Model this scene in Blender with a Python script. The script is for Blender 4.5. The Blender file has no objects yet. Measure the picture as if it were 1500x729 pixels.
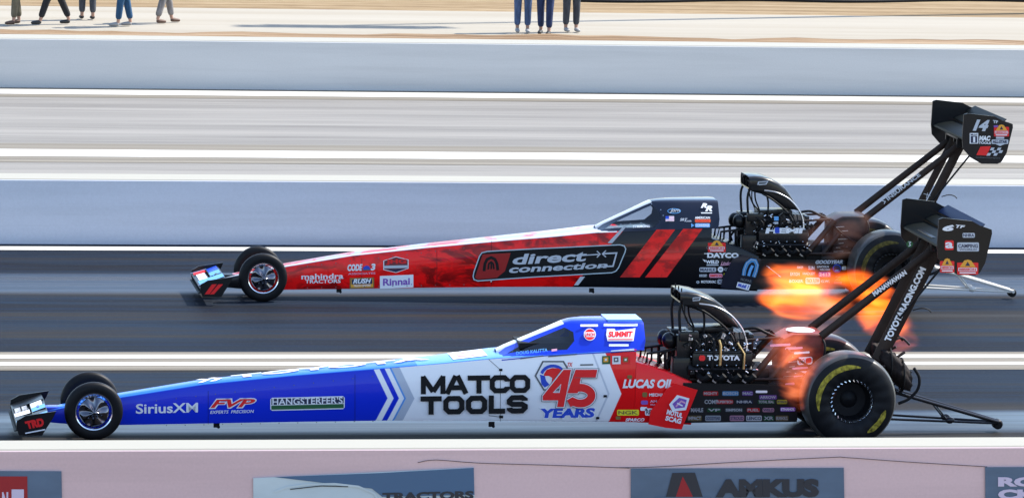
import bpy, bmesh, math, random
from mathutils import Vector, Matrix, noise
random.seed(7)
R = math.radians
sc = bpy.context.scene
col = sc.collection

# ------------------------------------------------------------------ camera
CAM = Vector((-3.1824, -45.1790, 8.2345)); FPX = 6692.63
YAW, PITCH, ROLL = 0.162519, 0.137753, 0.025958
f_ = Vector((math.sin(YAW)*math.cos(PITCH), math.cos(YAW)*math.cos(PITCH), -math.sin(PITCH)))
r0 = Vector((math.cos(YAW), -math.sin(YAW), 0)); u0 = r0.cross(f_)
r_ = math.cos(ROLL)*r0 + math.sin(ROLL)*u0
u_ = -math.sin(ROLL)*r0 + math.cos(ROLL)*u0
cd = bpy.data.cameras.new('camera'); co = bpy.data.objects.new('camera', cd); col.objects.link(co)
M = Matrix((r_, u_, -f_)).transposed().to_4x4(); M.translation = CAM
co.matrix_world = M
cd.sensor_fit = 'HORIZONTAL'; cd.sensor_width = 36; cd.lens = FPX/1500*36
cd.clip_start = 1; cd.clip_end = 5000
sc.camera = co

# ------------------------------------------------------------------ light
SUN_EL, SUN_AZ = R(50), R(17)          # azimuth from +x (down track) towards +y (away)
sdir = Vector((math.cos(SUN_EL)*math.cos(SUN_AZ), math.cos(SUN_EL)*math.sin(SUN_AZ), math.sin(SUN_EL)))
w = bpy.data.worlds.new('World'); sc.world = w; w.use_nodes = True
wn = w.node_tree
sky = wn.nodes.new('ShaderNodeTexSky'); sky.sky_type = 'NISHITA'; sky.sun_disc = False
sky.sun_elevation = SUN_EL; sky.sun_rotation = math.pi/2 - SUN_AZ
sky.air_density = 1.0; sky.dust_density = 0.6; sky.ozone_density = 1.0
bgn = wn.nodes['Background']; bgn.inputs['Strength'].default_value = 0.15
wn.links.new(sky.outputs[0], bgn.inputs['Color'])
sl = bpy.data.lights.new('sun', 'SUN'); sl.energy = 3.6; sl.angle = R(0.5); sl.color = (1.0, 0.95, 0.86)
so = bpy.data.objects.new('sun', sl); col.objects.link(so)
so.rotation_euler = sdir.to_track_quat('Z', 'Y').to_euler(); so.location = (20, 5, 40)
sc.view_settings.view_transform = 'Standard'; sc.view_settings.look = 'None'
sc.view_settings.exposure = 1.25; sc.view_settings.gamma = 1.0; sc.view_settings.use_curve_mapping = False

LANE = 9.14; FARX = 2.6549

# ------------------------------------------------------------------ pixel -> world helpers (photo px)
def ray(px, py):
    return (r_*((px-750)/FPX) - u_*((py-364.5)/FPX) + f_)
def hit_y(px, py, Y, off=Vector((0, 0, 0))):
    d = ray(px, py); o = CAM-off; return o + d*((Y-o.y)/d.y)
def hit_z(px, py, Z=0.0):
    d = ray(px, py); return CAM + d*((Z-CAM.z)/d.z)
def lerp_tab(x, xs, ys):
    if x <= xs[0]: return ys[0]
    for i in range(len(xs)-1):
        if x <= xs[i+1]:
            t = (x-xs[i])/(xs[i+1]-xs[i]); return ys[i]+(ys[i+1]-ys[i])*t
    return ys[-1]

# ------------------------------------------------------------------ geometry collector
class Geo:
    def __init__(s): s.v = []; s.f = []; s.m = []
    def add(s, vs, fs, m=0):
        b = len(s.v); s.v += [tuple(x) for x in vs]
        for q in fs: s.f.append([b+i for i in q]); s.m.append(m)
    def box(s, c, d, rot=None, m=0):
        c = Vector(c); vs = []
        for x in (-.5, .5):
            for y in (-.5, .5):
                for z in (-.5, .5):
                    p = Vector((x*d[0], y*d[1], z*d[2]))
                    vs.append(c + (rot @ p if rot else p))
        s.add(vs, [(0,1,3,2),(4,6,7,5),(0,4,5,1),(2,3,7,6),(0,2,6,4),(1,5,7,3)], m)
    def loft(s, rings, cap=True, closed=True, m=0):
        n = len(rings[0]); vs = [p for r in rings for p in r]; fs = []
        for i in range(len(rings)-1):
            for j in range(n if closed else n-1):
                k = (j+1) % n
                fs.append((i*n+j, i*n+k, (i+1)*n+k, (i+1)*n+j))
        if cap and closed:
            fs.append(tuple(range(n))[::-1]); fs.append(tuple(range((len(rings)-1)*n, len(rings)*n)))
        s.add(vs, fs, m)
    def tube(s, pts, r, n=8, m=0, flat=None, smooth=0):
        pts = [Vector(p) for p in pts]
        if smooth:
            q = []
            for i in range(len(pts)-1):
                p0 = pts[max(i-1,0)]; p1 = pts[i]; p2 = pts[i+1]; p3 = pts[min(i+2,len(pts)-1)]
                for k in range(smooth):
                    t = k/smooth
                    q.append(0.5*((2*p1)+(p2-p0)*t+(2*p0-5*p1+4*p2-p3)*t*t+(3*p1-p0-3*p2+p3)*t**3))
            pts = q+[pts[-1]]
        rs = r if isinstance(r, (list, tuple)) else [r]*len(pts)
        if len(rs) != len(pts): rs = [rs[0]+(rs[-1]-rs[0])*i/(len(pts)-1) for i in range(len(pts))]
        rings = []; up = None
        for i, p in enumerate(pts):
            t = (pts[min(i+1,len(pts)-1)]-pts[max(i-1,0)]).normalized()
            if up is None:
                up = Vector((0,1,0)) if abs(t.y) < .9 else Vector((0,0,1))
            a = t.cross(up).normalized(); b = a.cross(t).normalized(); up = b
            ka, kb = (1, 1) if flat is None else flat
            rings.append([p + (a*math.cos(2*math.pi*k/n)*ka + b*math.sin(2*math.pi*k/n)*kb)*rs[i] for k in range(n)])
        s.loft(rings, m=m)
    def lathe_y(s, prof, cx, cz, n=48, m=0, closed=False, y0=0):
        """prof: (y, r) pairs revolved about the axle through (cx, cz)."""
        vs = []; fs = []; k = len(prof)
        for i in range(n):
            a = 2*math.pi*i/n
            for (y, r) in prof: vs.append((cx+r*math.cos(a), y0+y, cz+r*math.sin(a)))
        for i in range(n):
            j = (i+1) % n
            for q in range(k if closed else k-1):
                e = (q+1) % k
                fs.append((i*k+q, i*k+e, j*k+e, j*k+q))
        s.add(vs, fs, m)
    def prism_y(s, poly, y0, y1, m=0):
        n = len(poly)
        vs = [(p[0], y0, p[1]) for p in poly]+[(p[0], y1, p[1]) for p in poly]
        fs = [tuple(range(n)), tuple(range(2*n-1, n-1, -1))]
        fs += [(i, i+n, (i+1) % n+n, (i+1) % n) for i in range(n)]
        s.add(vs, fs, m)
    def ball(s, c, rad, nu=12, nv=8, m=0):
        rad = rad if isinstance(rad, (tuple, list)) else (rad,)*3
        rings = []
        for i in range(nv+1):
            a = math.pi*i/nv
            rr = max(math.sin(a), .02)
            rings.append([(c[0]+rad[0]*rr*math.cos(2*math.pi*k/nu), c[1]+rad[1]*rr*math.sin(2*math.pi*k/nu), c[2]+rad[2]*math.cos(a)) for k in range(nu)])
        s.loft(rings, m=m)
    def build(s, name, mats, parent=None, smooth=35, origin=None, bevel=0, fixn=True):
        me = bpy.data.meshes.new(name)
        o = Vector(origin) if origin else Vector((0,0,0))
        me.from_pydata([tuple(Vector(p)-o) for p in s.v], [], s.f)
        mats = mats if isinstance(mats, (list, tuple)) else [mats]
        for m in mats: me.materials.append(m)
        for p, mi in zip(me.polygons, s.m): p.material_index = mi
        if fixn:
            bm = bmesh.new(); bm.from_mesh(me)
            bmesh.ops.recalc_face_normals(bm, faces=bm.faces)
            if bevel:
                es = [e for e in bm.edges if len(e.link_faces) == 2 and e.calc_face_angle(0) > R(40)]
                bmesh.ops.bevel(bm, geom=es, offset=bevel, segments=2, affect='EDGES', profile=.6)
            bm.to_mesh(me); bm.free()
        if smooth:
            for p in me.polygons: p.use_smooth = True
            me.set_sharp_from_angle(angle=R(smooth))
        me.update()
        ob = bpy.data.objects.new(name, me); col.objects.link(ob)
        ob.location = o
        if parent: ob.parent = parent
        return ob

def tag(o, label=None, cat=None, group=None, kind=None):
    for k, v in (('label', label), ('category', cat), ('group', group), ('kind', kind)):
        if v: o[k] = v
    return o
def empty(name, loc, label=None, cat=None, group=None):
    o = bpy.data.objects.new(name, None); col.objects.link(o); o.location = loc
    o.empty_display_size = .2
    return tag(o, label, cat, group)

# ------------------------------------------------------------------ materials
def mat(name, c, rough=.5, metal=0.0, coat=0.0, spec=None, var=0.0, vscale=(3,3,3), bump=0.0, coat_rough=.04):
    m = bpy.data.materials.new(name); m.use_nodes = True
    nt = m.node_tree; b = nt.nodes['Principled BSDF']
    b.inputs['Base Color'].default_value = (*c, 1); b.inputs['Roughness'].default_value = rough
    b.inputs['Metallic'].default_value = metal
    b.inputs['Coat Weight'].default_value = coat; b.inputs['Coat Roughness'].default_value = coat_rough
    if spec is not None: b.inputs['Specular IOR Level'].default_value = spec
    if var or bump:
        tc = nt.nodes.new('ShaderNodeTexCoord'); mp = nt.nodes.new('ShaderNodeMapping')
        mp.inputs['Scale'].default_value = vscale
        n = nt.nodes.new('ShaderNodeTexNoise'); n.inputs['Detail'].default_value = 6; n.inputs['Scale'].default_value = 1.0
        nt.links.new(tc.outputs['Object'], mp.inputs[0]); nt.links.new(mp.outputs[0], n.inputs['Vector'])
        if var:
            cr = nt.nodes.new('ShaderNodeValToRGB')
            cr.color_ramp.elements[0].position = .3; cr.color_ramp.elements[1].position = .7
            cr.color_ramp.elements[0].color = (*[x*(1-var) for x in c], 1)
            cr.color_ramp.elements[1].color = (*[min(1, x*(1+var)) for x in c], 1)
            nt.links.new(n.outputs['Fac'], cr.inputs[0]); nt.links.new(cr.outputs[0], b.inputs['Base Color'])
        if bump:
            bp = nt.nodes.new('ShaderNodeBump'); bp.inputs['Strength'].default_value = bump; bp.inputs['Distance'].default_value = .02
            nt.links.new(n.outputs['Fac'], bp.inputs['Height']); nt.links.new(bp.outputs[0], b.inputs['Normal'])
    return m

class NT:
    """tiny node helper: values are sockets or numbers."""
    def __init__(s, m): s.nt = m.node_tree
    def _in(s, sock, v):
        if isinstance(v, (int, float)): sock.default_value = v
        elif isinstance(v, tuple): sock.default_value = v
        else: s.nt.links.new(v, sock)
    def math(s, op, a, b=0.0, c=0.0):
        n = s.nt.nodes.new('ShaderNodeMath'); n.operation = op
        s._in(n.inputs[0], a); s._in(n.inputs[1], b); s._in(n.inputs[2], c); return n.outputs[0]
    def mix(s, fac, a, b):
        n = s.nt.nodes.new('ShaderNodeMix'); n.data_type = 'RGBA'
        s._in(n.inputs[0], fac)
        s._in(n.inputs[6], a if not isinstance(a, tuple) else (*a[:3], 1)); s._in(n.inputs[7], b if not isinstance(b, tuple) else (*b[:3], 1))
        return n.outputs[2]
    def xyz(s):
        tc = s.nt.nodes.new('ShaderNodeTexCoord'); sp = s.nt.nodes.new('ShaderNodeSeparateXYZ')
        s.nt.links.new(tc.outputs['Object'], sp.inputs[0]); return sp.outputs, tc.outputs['Object']
    def noise(s, vec, scale=(1,1,1), detail=5, rough=.55, dist=0.0):
        mp = s.nt.nodes.new('ShaderNodeMapping'); mp.inputs['Scale'].default_value = scale
        n = s.nt.nodes.new('ShaderNodeTexNoise'); n.inputs['Scale'].default_value = 1; n.inputs['Detail'].default_value = detail
        n.inputs['Roughness'].default_value = rough; n.inputs['Distortion'].default_value = dist
        s.nt.links.new(vec, mp.inputs[0]); s.nt.links.new(mp.outputs[0], n.inputs['Vector']); return n.outputs['Fac']
    def ramp(s, v, stops):
        n = s.nt.nodes.new('ShaderNodeValToRGB'); e = n.color_ramp.elements
        while len(e) < len(stops): e.new(.5)
        for i, (p, c) in enumerate(stops):
            e[i].position = p; e[i].color = (*c, 1) if isinstance(c, tuple) else (c, c, c, 1)
        s._in(n.inputs[0], v); return n.outputs[0]
    def step(s, v, e, soft=.004):
        n = s.nt.nodes.new('ShaderNodeMapRange'); n.clamp = True
        s._in(n.inputs[0], v); n.inputs[1].default_value = e-soft; n.inputs[2].default_value = e+soft
        return n.outputs[0]

BLACK = mat('black_paint', (.007,.007,.008), .35, coat=.15, spec=.25)
CARBON = mat('carbon_fibre', (.008,.008,.009), .3, coat=.25, spec=.25, var=.5, vscale=(60,60,60))
WINGK = mat('wing_black', (.006,.008,.008), .5, spec=.08)
MATTE = mat('black_matte', (.007,.007,.008), .6, spec=.2, var=.3)
BROWN = mat('scorched_black', (.020,.011,.008), .45, spec=.25, var=.4)
WHITE = mat('white_vinyl', (.80,.80,.82), .4)
SILVER = mat('silver_vinyl', (.50,.53,.58), .35)
GREY = mat('grey_vinyl', (.10,.11,.12), .5)
REDV = mat('red_vinyl', (.80,.007,.009), .4)
BLUEV = mat('blue_vinyl', (.01,.06,.50), .4)
SKYV = mat('light_blue_vinyl', (.12,.38,.75), .4)
NAVY = mat('navy_vinyl', (.012,.018,.06), .4)
GOLD = mat('amber_vinyl', (.80,.36,.03), .4)
YEL = mat('yellow_vinyl', (.75,.68,.02), .4)
PINK = mat('pink_vinyl', (.72,.35,.48), .4)
GREENV = mat('green_vinyl', (.01,.10,.03), .4)
PURP = mat('purple_vinyl', (.22,.08,.42), .4)
ORANGE = mat('orange_vinyl', (.75,.12,.02), .4)
BRONZE = mat('bronze_vinyl', (.20,.13,.03), .4)
CHROME = mat('polished_metal', (.75,.76,.78), .12, metal=1)
STEEL = mat('steel', (.42,.42,.43), .32, metal=1)
DARKM = mat('dark_metal', (.018,.018,.02), .4, metal=.5, spec=.4)
BRASS = mat('brass_fitting', (.55,.42,.20), .3, metal=1)
RUBBER = mat('tyre_rubber', (.007,.007,.008), .5, spec=.18, var=.15, vscale=(9,9,9))
TREAD = mat('tyre_tread', (.05,.048,.044), .36, var=.3, vscale=(6,14,6), bump=.15)

def m_tyremark():
    m = mat('tyre_yellow_marking', (.30,.26,.03), .6, spec=.2); n = NT(m); (x,y,z), v = n.xyz()
    k = n.noise(v, (26,26,26), 6)
    c = n.mix(n.step(k, .45, .16), (.07,.055,.012), (.42,.33,.035))
    n._in(m.node_tree.nodes['Principled BSDF'].inputs['Base Color'], c); return m
TYREMARK = m_tyremark()

def paint(name, coat=.28, rough=.3):
    m = mat(name, (.5,.5,.5), rough, coat=coat, coat_rough=.03, spec=.18)
    return m, NT(m)

def m_blue_body():
    m, n = paint('blue_white_red_paint'); (x,y,z), v = n.xyz()
    az = n.math('ABSOLUTE', n.math('SUBTRACT', z, .40))
    d1 = n.math('ADD', x, n.math('MULTIPLY', az, .50))     # left chevrons point right
    d2 = n.math('ADD', x, n.math('MULTIPLY', n.math('ABSOLUTE', n.math('SUBTRACT', z, .47)), .42))
    BL = (.003,.026,.58); WH = (.88,.87,.88); RD = (.86,.006,.008); LB = (.10,.30,.70)
    c = n.mix(n.step(d1, CHV+.00), BL, WH)
    c = n.mix(n.step(d1, CHV+.06), c, BL)
    c = n.mix(n.step(d1, CHV+.115), c, WH)
    c = n.mix(n.step(d1, CHV+.165), c, LB)
    c = n.mix(n.step(d1, CHV+.185), c, (.46,.50,.58))
    c = n.mix(n.step(d1, CHV+.27), c, WH)
    c = n.mix(n.step(d2, CHR-.14), c, (.58,.60,.66))
    c = n.mix(n.step(d2, CHR-.12), c, WH)
    c = n.mix(n.step(d2, CHR), c, RD)
    # thin blue line and deck colours above the shoulder
    geo = m.node_tree.nodes.new('ShaderNodeNewGeometry'); sp = m.node_tree.nodes.new('ShaderNodeSeparateXYZ')
    m.node_tree.links.new(geo.outputs['Normal'], sp.inputs[0])
    up = n.step(sp.outputs[2], .35, .03)
    deck = n.mix(n.step(x, 3.25), (.03,.16,.62), (.10,.30,.70))
    fr = n.math('MULTIPLY', up, n.math('SUBTRACT', 1.0, n.step(x, 5.4)))
    c = n.mix(fr, c, deck)
    n._in(m.node_tree.nodes['Principled BSDF'].inputs['Base Color'], c); return m
def m_red_body():
    m, n = paint('red_black_paint'); (x,y,z), v = n.xyz()
    k = n.noise(v, (1.7,1.0,4.5), 5, .6, 1.2)
    k2 = n.noise(v, (6,2,9), 4)
    red = n.mix(n.step(k, .54, .05), (.98,.004,.004), (.26,.002,.002))
    red = n.mix(n.math('MULTIPLY', n.step(k2, .57, .06), .5), red, (.45,.003,.003))
    d = n.math('SUBTRACT', x, n.math('MULTIPLY', z, .86))     # slanted front edge of the black part
    c = n.mix(n.step(d, SLASH), red, (.006,.006,.008))
    c = n.mix(n.step(x, -.19), (.010,.010,.012), c)
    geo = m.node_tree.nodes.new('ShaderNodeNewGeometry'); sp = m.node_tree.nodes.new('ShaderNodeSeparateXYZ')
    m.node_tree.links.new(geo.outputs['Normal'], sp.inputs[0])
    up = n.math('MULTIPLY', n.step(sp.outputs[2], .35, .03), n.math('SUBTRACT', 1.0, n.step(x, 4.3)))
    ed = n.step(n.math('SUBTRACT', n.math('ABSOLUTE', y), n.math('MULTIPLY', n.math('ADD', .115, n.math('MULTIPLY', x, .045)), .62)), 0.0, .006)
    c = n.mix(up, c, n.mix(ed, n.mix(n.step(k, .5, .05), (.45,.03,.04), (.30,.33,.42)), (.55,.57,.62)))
    n._in(m.node_tree.nodes['Principled BSDF'].inputs['Base Color'], c); return m
CHV, CHR = 2.96, 5.32
SLASH = 3.62
BODY_B = m_blue_body(); BODY_R = m_red_body()
COWL_B = mat('blue_cowl_paint', (.004,.035,.58), .3, coat=.5, spec=.3)
COWL_K = mat('navy_black_cowl_paint', (.004,.007,.020), .3, coat=.45, spec=.25)
REDP = mat('red_flap_paint', (.88,.006,.008), .3, coat=.4, spec=.3)

def m_glass(name, tint, opac, ):
    m = bpy.data.materials.new(name); m.use_nodes = True; nt = m.node_tree
    for n in list(nt.nodes): nt.nodes.remove(n)
    out = nt.nodes.new('ShaderNodeOutputMaterial'); tr = nt.nodes.new('ShaderNodeBsdfTransparent'); gl = nt.nodes.new('ShaderNodeBsdfGlossy')
    tr.inputs[0].default_value = (*tint, 1); gl.inputs['Roughness'].default_value = .03
    mx = nt.nodes.new('ShaderNodeMixShader'); mx.inputs[0].default_value = opac
    nt.links.new(tr.outputs[0], mx.inputs[1]); nt.links.new(gl.outputs[0], mx.inputs[2]); nt.links.new(mx.outputs[0], out.inputs[0])
    return m
GLASS_C = m_glass('clear_windscreen', (.93,.95,.96), .07)
GLASS_D = m_glass('smoked_windscreen', (.42,.44,.48), .09)

def m_flame(name, c1, c2, strength, scale=(1.6,1.6,3.0), lo=.40, hi=.66, base=.10, detail=5):
    m = bpy.data.materials.new(name); m.use_nodes = True; nt = m.node_tree
    for n_ in list(nt.nodes): nt.nodes.remove(n_)
    n = NT(m); out = nt.nodes.new('ShaderNodeOutputMaterial')
    em = nt.nodes.new('ShaderNodeEmission')
    tc = nt.nodes.new('ShaderNodeTexCoord'); geo = nt.nodes.new('ShaderNodeNewGeometry')
    k = n.noise(geo.outputs['Position'], tuple(q*2.4 for q in scale), detail, .5, .7)
    # ragged outline: the noise pushes the fall-off in and out
    ln = nt.nodes.new('ShaderNodeVectorMath'); ln.operation = 'LENGTH'; nt.links.new(tc.outputs['Object'], ln.inputs[0])
    rad = n.math('ADD', ln.outputs['Value'], n.math('MULTIPLY', n.math('SUBTRACT', .55, k), 1.5))
    fall = nt.nodes.new('ShaderNodeMapRange'); fall.interpolation_type = 'SMOOTHSTEP'
    n._in(fall.inputs[0], rad); fall.inputs[1].default_value = .92; fall.inputs[2].default_value = .35
    fall.inputs[3].default_value = 0; fall.inputs[4].default_value = 1
    edge = nt.nodes.new('ShaderNodeMapRange'); edge.interpolation_type = 'SMOOTHSTEP'
    n._in(edge.inputs[0], ln.outputs['Value']); edge.inputs[1].default_value = .98; edge.inputs[2].default_value = .7; edge.inputs[3].default_value = 0; edge.inputs[4].default_value = 1
    kn = nt.nodes.new('ShaderNodeMapRange'); n._in(kn.inputs[0], k); kn.inputs[1].default_value = lo; kn.inputs[2].default_value = hi
    st = n.math('MULTIPLY', n.math('MULTIPLY', n.math('MULTIPLY', fall.outputs[0], edge.outputs[0]), n.math('ADD', kn.outputs[0], base)), strength)
    n._in(em.inputs['Strength'], st); n._in(em.inputs['Color'], n.mix(kn.outputs[0], c1, c2))
    nt.links.new(em.outputs[0], out.inputs['Volume']); return m
FLAME = m_flame('flame', (1,.08,.003), (1,.18,.015), 3.5, (.8,1.0,2.4), .36, .68, .2, 2.5)
HAZE_R = m_flame('hot_exhaust_gas', (1,.10,.03), (1,.24,.09), 1.9, (1.0,1.2,2.2), .36, .68, .15, 3)
HAZE_P = m_flame('thin_exhaust_gas', (1,.36,.25), (1,.55,.45), .26, (.9,.9,1.8), .30, .70, .3, 2)

# ------------------------------------------------------------------ setting materials
def m_streak(name, stops, rough=(.4,.6), ys=2.2, xs=.02, fine=.35, spec=.5):
    m = mat(name, (.1,.1,.1), .5, spec=spec); n = NT(m); (x,y,z), v = n.xyz()
    a = n.noise(v, (xs, ys, 1), 6, .6); b = n.noise(v, (xs*14, ys*9, 1), 5, .6); g = n.noise(v, (25,60,1), 3)
    s = n.math('ADD', n.math('MULTIPLY', a, 1-fine), n.math('MULTIPLY', b, fine))
    s = n.math('ADD', s, n.math('MULTIPLY', n.math('SUBTRACT', g, .5), .10))
    c = n.ramp(s, stops); B = m.node_tree.nodes['Principled BSDF']
    n._in(B.inputs['Base Color'], c)
    rr = n.ramp(a, [(.3, rough[0]), (.7, rough[1])]); n._in(B.inputs['Roughness'], rr); return m
def m_track():
    m = mat('rubbered_asphalt', (.02,.02,.02), .5); n = NT(m); (x,y,z), v = n.xyz(); B_ = m.node_tree.nodes['Principled BSDF']
    a = n.noise(v, (.018, 1.0, 1), 6, .62); b = n.noise(v, (.30, 9, 1), 5, .6); g = n.noise(v, (22, 45, 1), 3); p = n.noise(v, (.10, .45, 1), 4, .6, .4)
    k = n.math('ADD', n.math('MULTIPLY', a, .62), n.math('MULTIPLY', b, .22)); k = n.math('ADD', k, n.math('MULTIPLY', p, .16))
    c = n.ramp(k, [(.38,(.007,.020,.048)),(.45,(.011,.011,.013)),(.50,(.011,.020,.036)),(.55,(.021,.019,.018)),(.62,(.034,.033,.033))])  # blue stops put the sky reflected in glossy rubber into the colour
    c = n.mix(n.math('MULTIPLY', n.step(g, .60, .08), .35), c, (.045,.045,.047))
    # polished rubber groove down each lane: low roughness, so it mirrors the sky and the wall
    def bump(c0, w_):
        d = n.math('DIVIDE', n.math('ABSOLUTE', n.math('SUBTRACT', y, c0)), w_); mr = m.node_tree.nodes.new('ShaderNodeMapRange'); mr.interpolation_type = 'SMOOTHSTEP'
        n._in(mr.inputs[0], d); mr.inputs[1].default_value = 1; mr.inputs[2].default_value = .55; mr.inputs[3].default_value = 0; mr.inputs[4].default_value = 1; return mr.outputs[0]
    gr = n.math('ADD', bump(.62, .75), bump(LANE+1.15, 1.0)); gr = n.math('MULTIPLY', gr, n.ramp(k, [(.40, .55), (.58, 1.0)]))
    n._in(B_.inputs['Base Color'], c)
    n._in(B_.inputs['Specular IOR Level'], n.math('ADD', .03, n.math('MULTIPLY', gr, .40)))
    n._in(B_.inputs['Roughness'], n.math('SUBTRACT', .60, n.math('MULTIPLY', gr, .36))); return m
ASPHALT = m_track()
RETURN = m_streak('return_road_asphalt', [(.36,(.14,.13,.118)),(.5,(.215,.203,.185)),(.64,(.28,.265,.24))], (.7,.8), ys=1.0, spec=.1)
CREAM = m_streak('cream_concrete', [(.36,(.12,.105,.08)),(.5,(.18,.16,.13)),(.64,(.25,.23,.19))], (.7,.8), ys=5.0, spec=.1)
LINEW = m_streak('white_line_paint', [(.25,(.40,.39,.35)),(.5,(.52,.50,.46)),(.7,(.60,.58,.54))], (.6,.7), ys=8, spec=.1)
SAND = m_streak('pale_sand', [(.3,(.28,.245,.19)),(.5,(.325,.295,.245)),(.7,(.36,.33,.28))], (.9,.95), ys=.9, spec=.05)
DIRT = m_streak('brown_dirt', [(.36,(.09,.05,.028)),(.5,(.22,.145,.085)),(.64,(.33,.25,.17))], (.9,.95), ys=4.0, xs=.12, spec=.05)
GRASS = m_streak('dry_grass', [(.34,(.12,.075,.04)),(.5,(.245,.175,.10)),(.66,(.37,.285,.18))], (.9,.95), ys=2.2, xs=.10, fine=.5, spec=.05)
def m_wall(name, c, v_=.08):
    m = mat(name, c, .75); n = NT(m); (x,y,z), v = n.xyz()
    a = n.noise(v, (.25,1,2.2), 6, .6); g = n.noise(v, (40,40,40), 2); st = n.noise(v, (.16,1,5.0), 6, .65)
    k = n.math('ADD', n.math('MULTIPLY', a, .6), n.math('MULTIPLY', g, .4))
    cc = n.ramp(k, [(.3, tuple(t*(1-v_) for t in c)), (.7, tuple(t*(1+v_) for t in c))])
    cc = n.mix(n.math('MULTIPLY', n.step(st, .58, .10), .22), cc, tuple(t*.6 for t in c))
    cc = n.mix(n.step(z, .838), cc, (.31,.295,.25))      # cream put into the colour of the wall top for its sunlit look
    n._in(m.node_tree.nodes['Principled BSDF'].inputs['Base Color'], cc); return m
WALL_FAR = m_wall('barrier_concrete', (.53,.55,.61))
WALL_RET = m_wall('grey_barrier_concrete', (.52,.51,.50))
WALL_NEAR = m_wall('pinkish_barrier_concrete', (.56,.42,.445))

# ------------------------------------------------------------------ setting
def sheet(name, x0, x1, y0, y1, z, m, kind='structure', nx=1):
    g = Geo(); g.add([(x0,y0,z),(x1,y0,z),(x1,y1,z),(x0,y1,z)], [(0,1,2,3)])
    return tag(g.build(name, m, smooth=0), kind=kind)
X0, X1 = -160, 260
sheet('ground', -1500, 2000, -400, 2500, -.012, GRASS)
sheet('sand_shoulder', X0, X1, 33.2, 49.2, -.006, SAND)
sheet('track', X0, X1, -5.2, 13.95, 0, ASPHALT)
sheet('return_road', X0, X1, 14.0, 33.3, 0, RETURN)
def strip(name, y0, y1, m, z=.004): return sheet(name, X0, X1, y0, y1, z, m)
strip('lane_divider', 3.85, 5.08, CREAM); strip('painted_line', 4.62, 4.86, LINEW, .008); strip('painted_line', 4.14, 4.36, LINEW, .008)
strip('painted_line', 13.16, 13.50, LINEW)
strip('roadside_strip', 22.5, 24.9, CREAM); strip('painted_line', 23.2, 24.1, LINEW, .008)
strip('roadside_strip', 31.55, 33.06, CREAM); strip('painted_line', 32.0, 32.75, LINEW, .008)
# brown loose dirt bank along the far barrier
g = Geo(); nx = 260; rows = []
for i in range(nx+1):
    x = -60+160*i/nx
    e = 43.75 + .45*noise.noise(Vector((x*.35, 3.1, 0))) + .2*noise.noise(Vector((x*1.3, 7.7, 0)))
    rows.append([(x, 33.6, .012), (x, (33.6+e)/2, .012+.05*(1+noise.noise(Vector((x*.5,1,0))))), (x, e-.5, .05+.05*noise.noise(Vector((x*.8,5,0)))), (x, e, -.004)])
g.loft(rows, cap=False, closed=False); tag(g.build('dirt_bank', DIRT, smooth=60), kind='structure')

def barrier(yf, thick, h, m, label):
    g = Geo(); n = 1
    prof = [(yf-.0, 0), (yf, h-.02), (yf+.02, h), (yf+thick-.02, h), (yf+thick, h-.02), (yf+thick, 0)]
    g.loft([[(X0, a, b) for a, b in prof], [(X1, a, b) for a, b in prof]])
    o = g.build('barrier_wall', m, smooth=0); tag(o, label, 'wall'); return o
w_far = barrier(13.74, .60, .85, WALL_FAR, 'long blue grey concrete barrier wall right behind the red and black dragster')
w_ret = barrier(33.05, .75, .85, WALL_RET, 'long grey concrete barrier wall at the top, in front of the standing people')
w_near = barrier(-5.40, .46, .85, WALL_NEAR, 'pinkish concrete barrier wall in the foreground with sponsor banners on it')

# ------------------------------------------------------------------ lettering
_dg = bpy.context.evaluated_depsgraph_get
_tc = {}
def text2d(s, bold=0.0, shear=0.0):
    key = (s, bold, shear)
    if key in _tc: return _tc[key]
    cu = bpy.data.curves.new('t', 'FONT'); cu.body = s; cu.size = 1; cu.offset = bold; cu.shear = shear
    cu.resolution_u = 3; cu.fill_mode = 'FRONT'
    ob = bpy.data.objects.new('t', cu); col.objects.link(ob)
    dg = _dg(); dg.update(); ev = ob.evaluated_get(dg); me = ev.to_mesh()
    vs = [(v.co.x, v.co.y) for v in me.vertices]; fs = [list(p.vertices) for p in me.polygons]
    ev.to_mesh_clear(); bpy.data.objects.remove(ob); bpy.data.curves.remove(cu)
    x0 = min(v[0] for v in vs); x1 = max(v[0] for v in vs); y0 = min(v[1] for v in vs); y1 = max(v[1] for v in vs)
    vs = [((a-x0)/(x1-x0), (b-y0)/(y1-y0)) for a, b in vs]
    _tc[key] = (vs, fs); return _tc[key]

def stroke(pts, t, closed=False):
    """2-D polyline of thickness t -> quads with mitred joins."""
    n = len(pts); L = []; Rr = []
    for i in range(n):
        p = Vector(pts[i]).to_2d()
        a = Vector(pts[i-1]).to_2d() if (closed or i > 0) else None
        b = Vector(pts[(i+1) % n]).to_2d() if (closed or i < n-1) else None
        d1 = (p-a).normalized() if a is not None else (b-p).normalized()
        d2 = (b-p).normalized() if b is not None else d1
        n1 = Vector((-d1.y, d1.x)); n2 = Vector((-d2.y, d2.x)); m_ = (n1+n2)
        m_ = m_.normalized() if m_.length > 1e-6 else n1
        k = min(1/max(m_.dot(n1), .35), 2.2)
        L.append(p+m_*k*t/2); Rr.append(p-m_*k*t/2)
    vs = [tuple(q) for q in L]+[tuple(q) for q in Rr]
    fs = [(i, (i+1) % n, (i+1) % n+n, i+n) for i in range(n if closed else n-1)]
    return vs, fs
def arc(cx, cy, rx, ry, a0, a1, n=14):
    return [(cx+rx*math.cos(R(a0+(a1-a0)*i/n)), cy+ry*math.sin(R(a0+(a1-a0)*i/n))) for i in range(n+1)]

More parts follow.
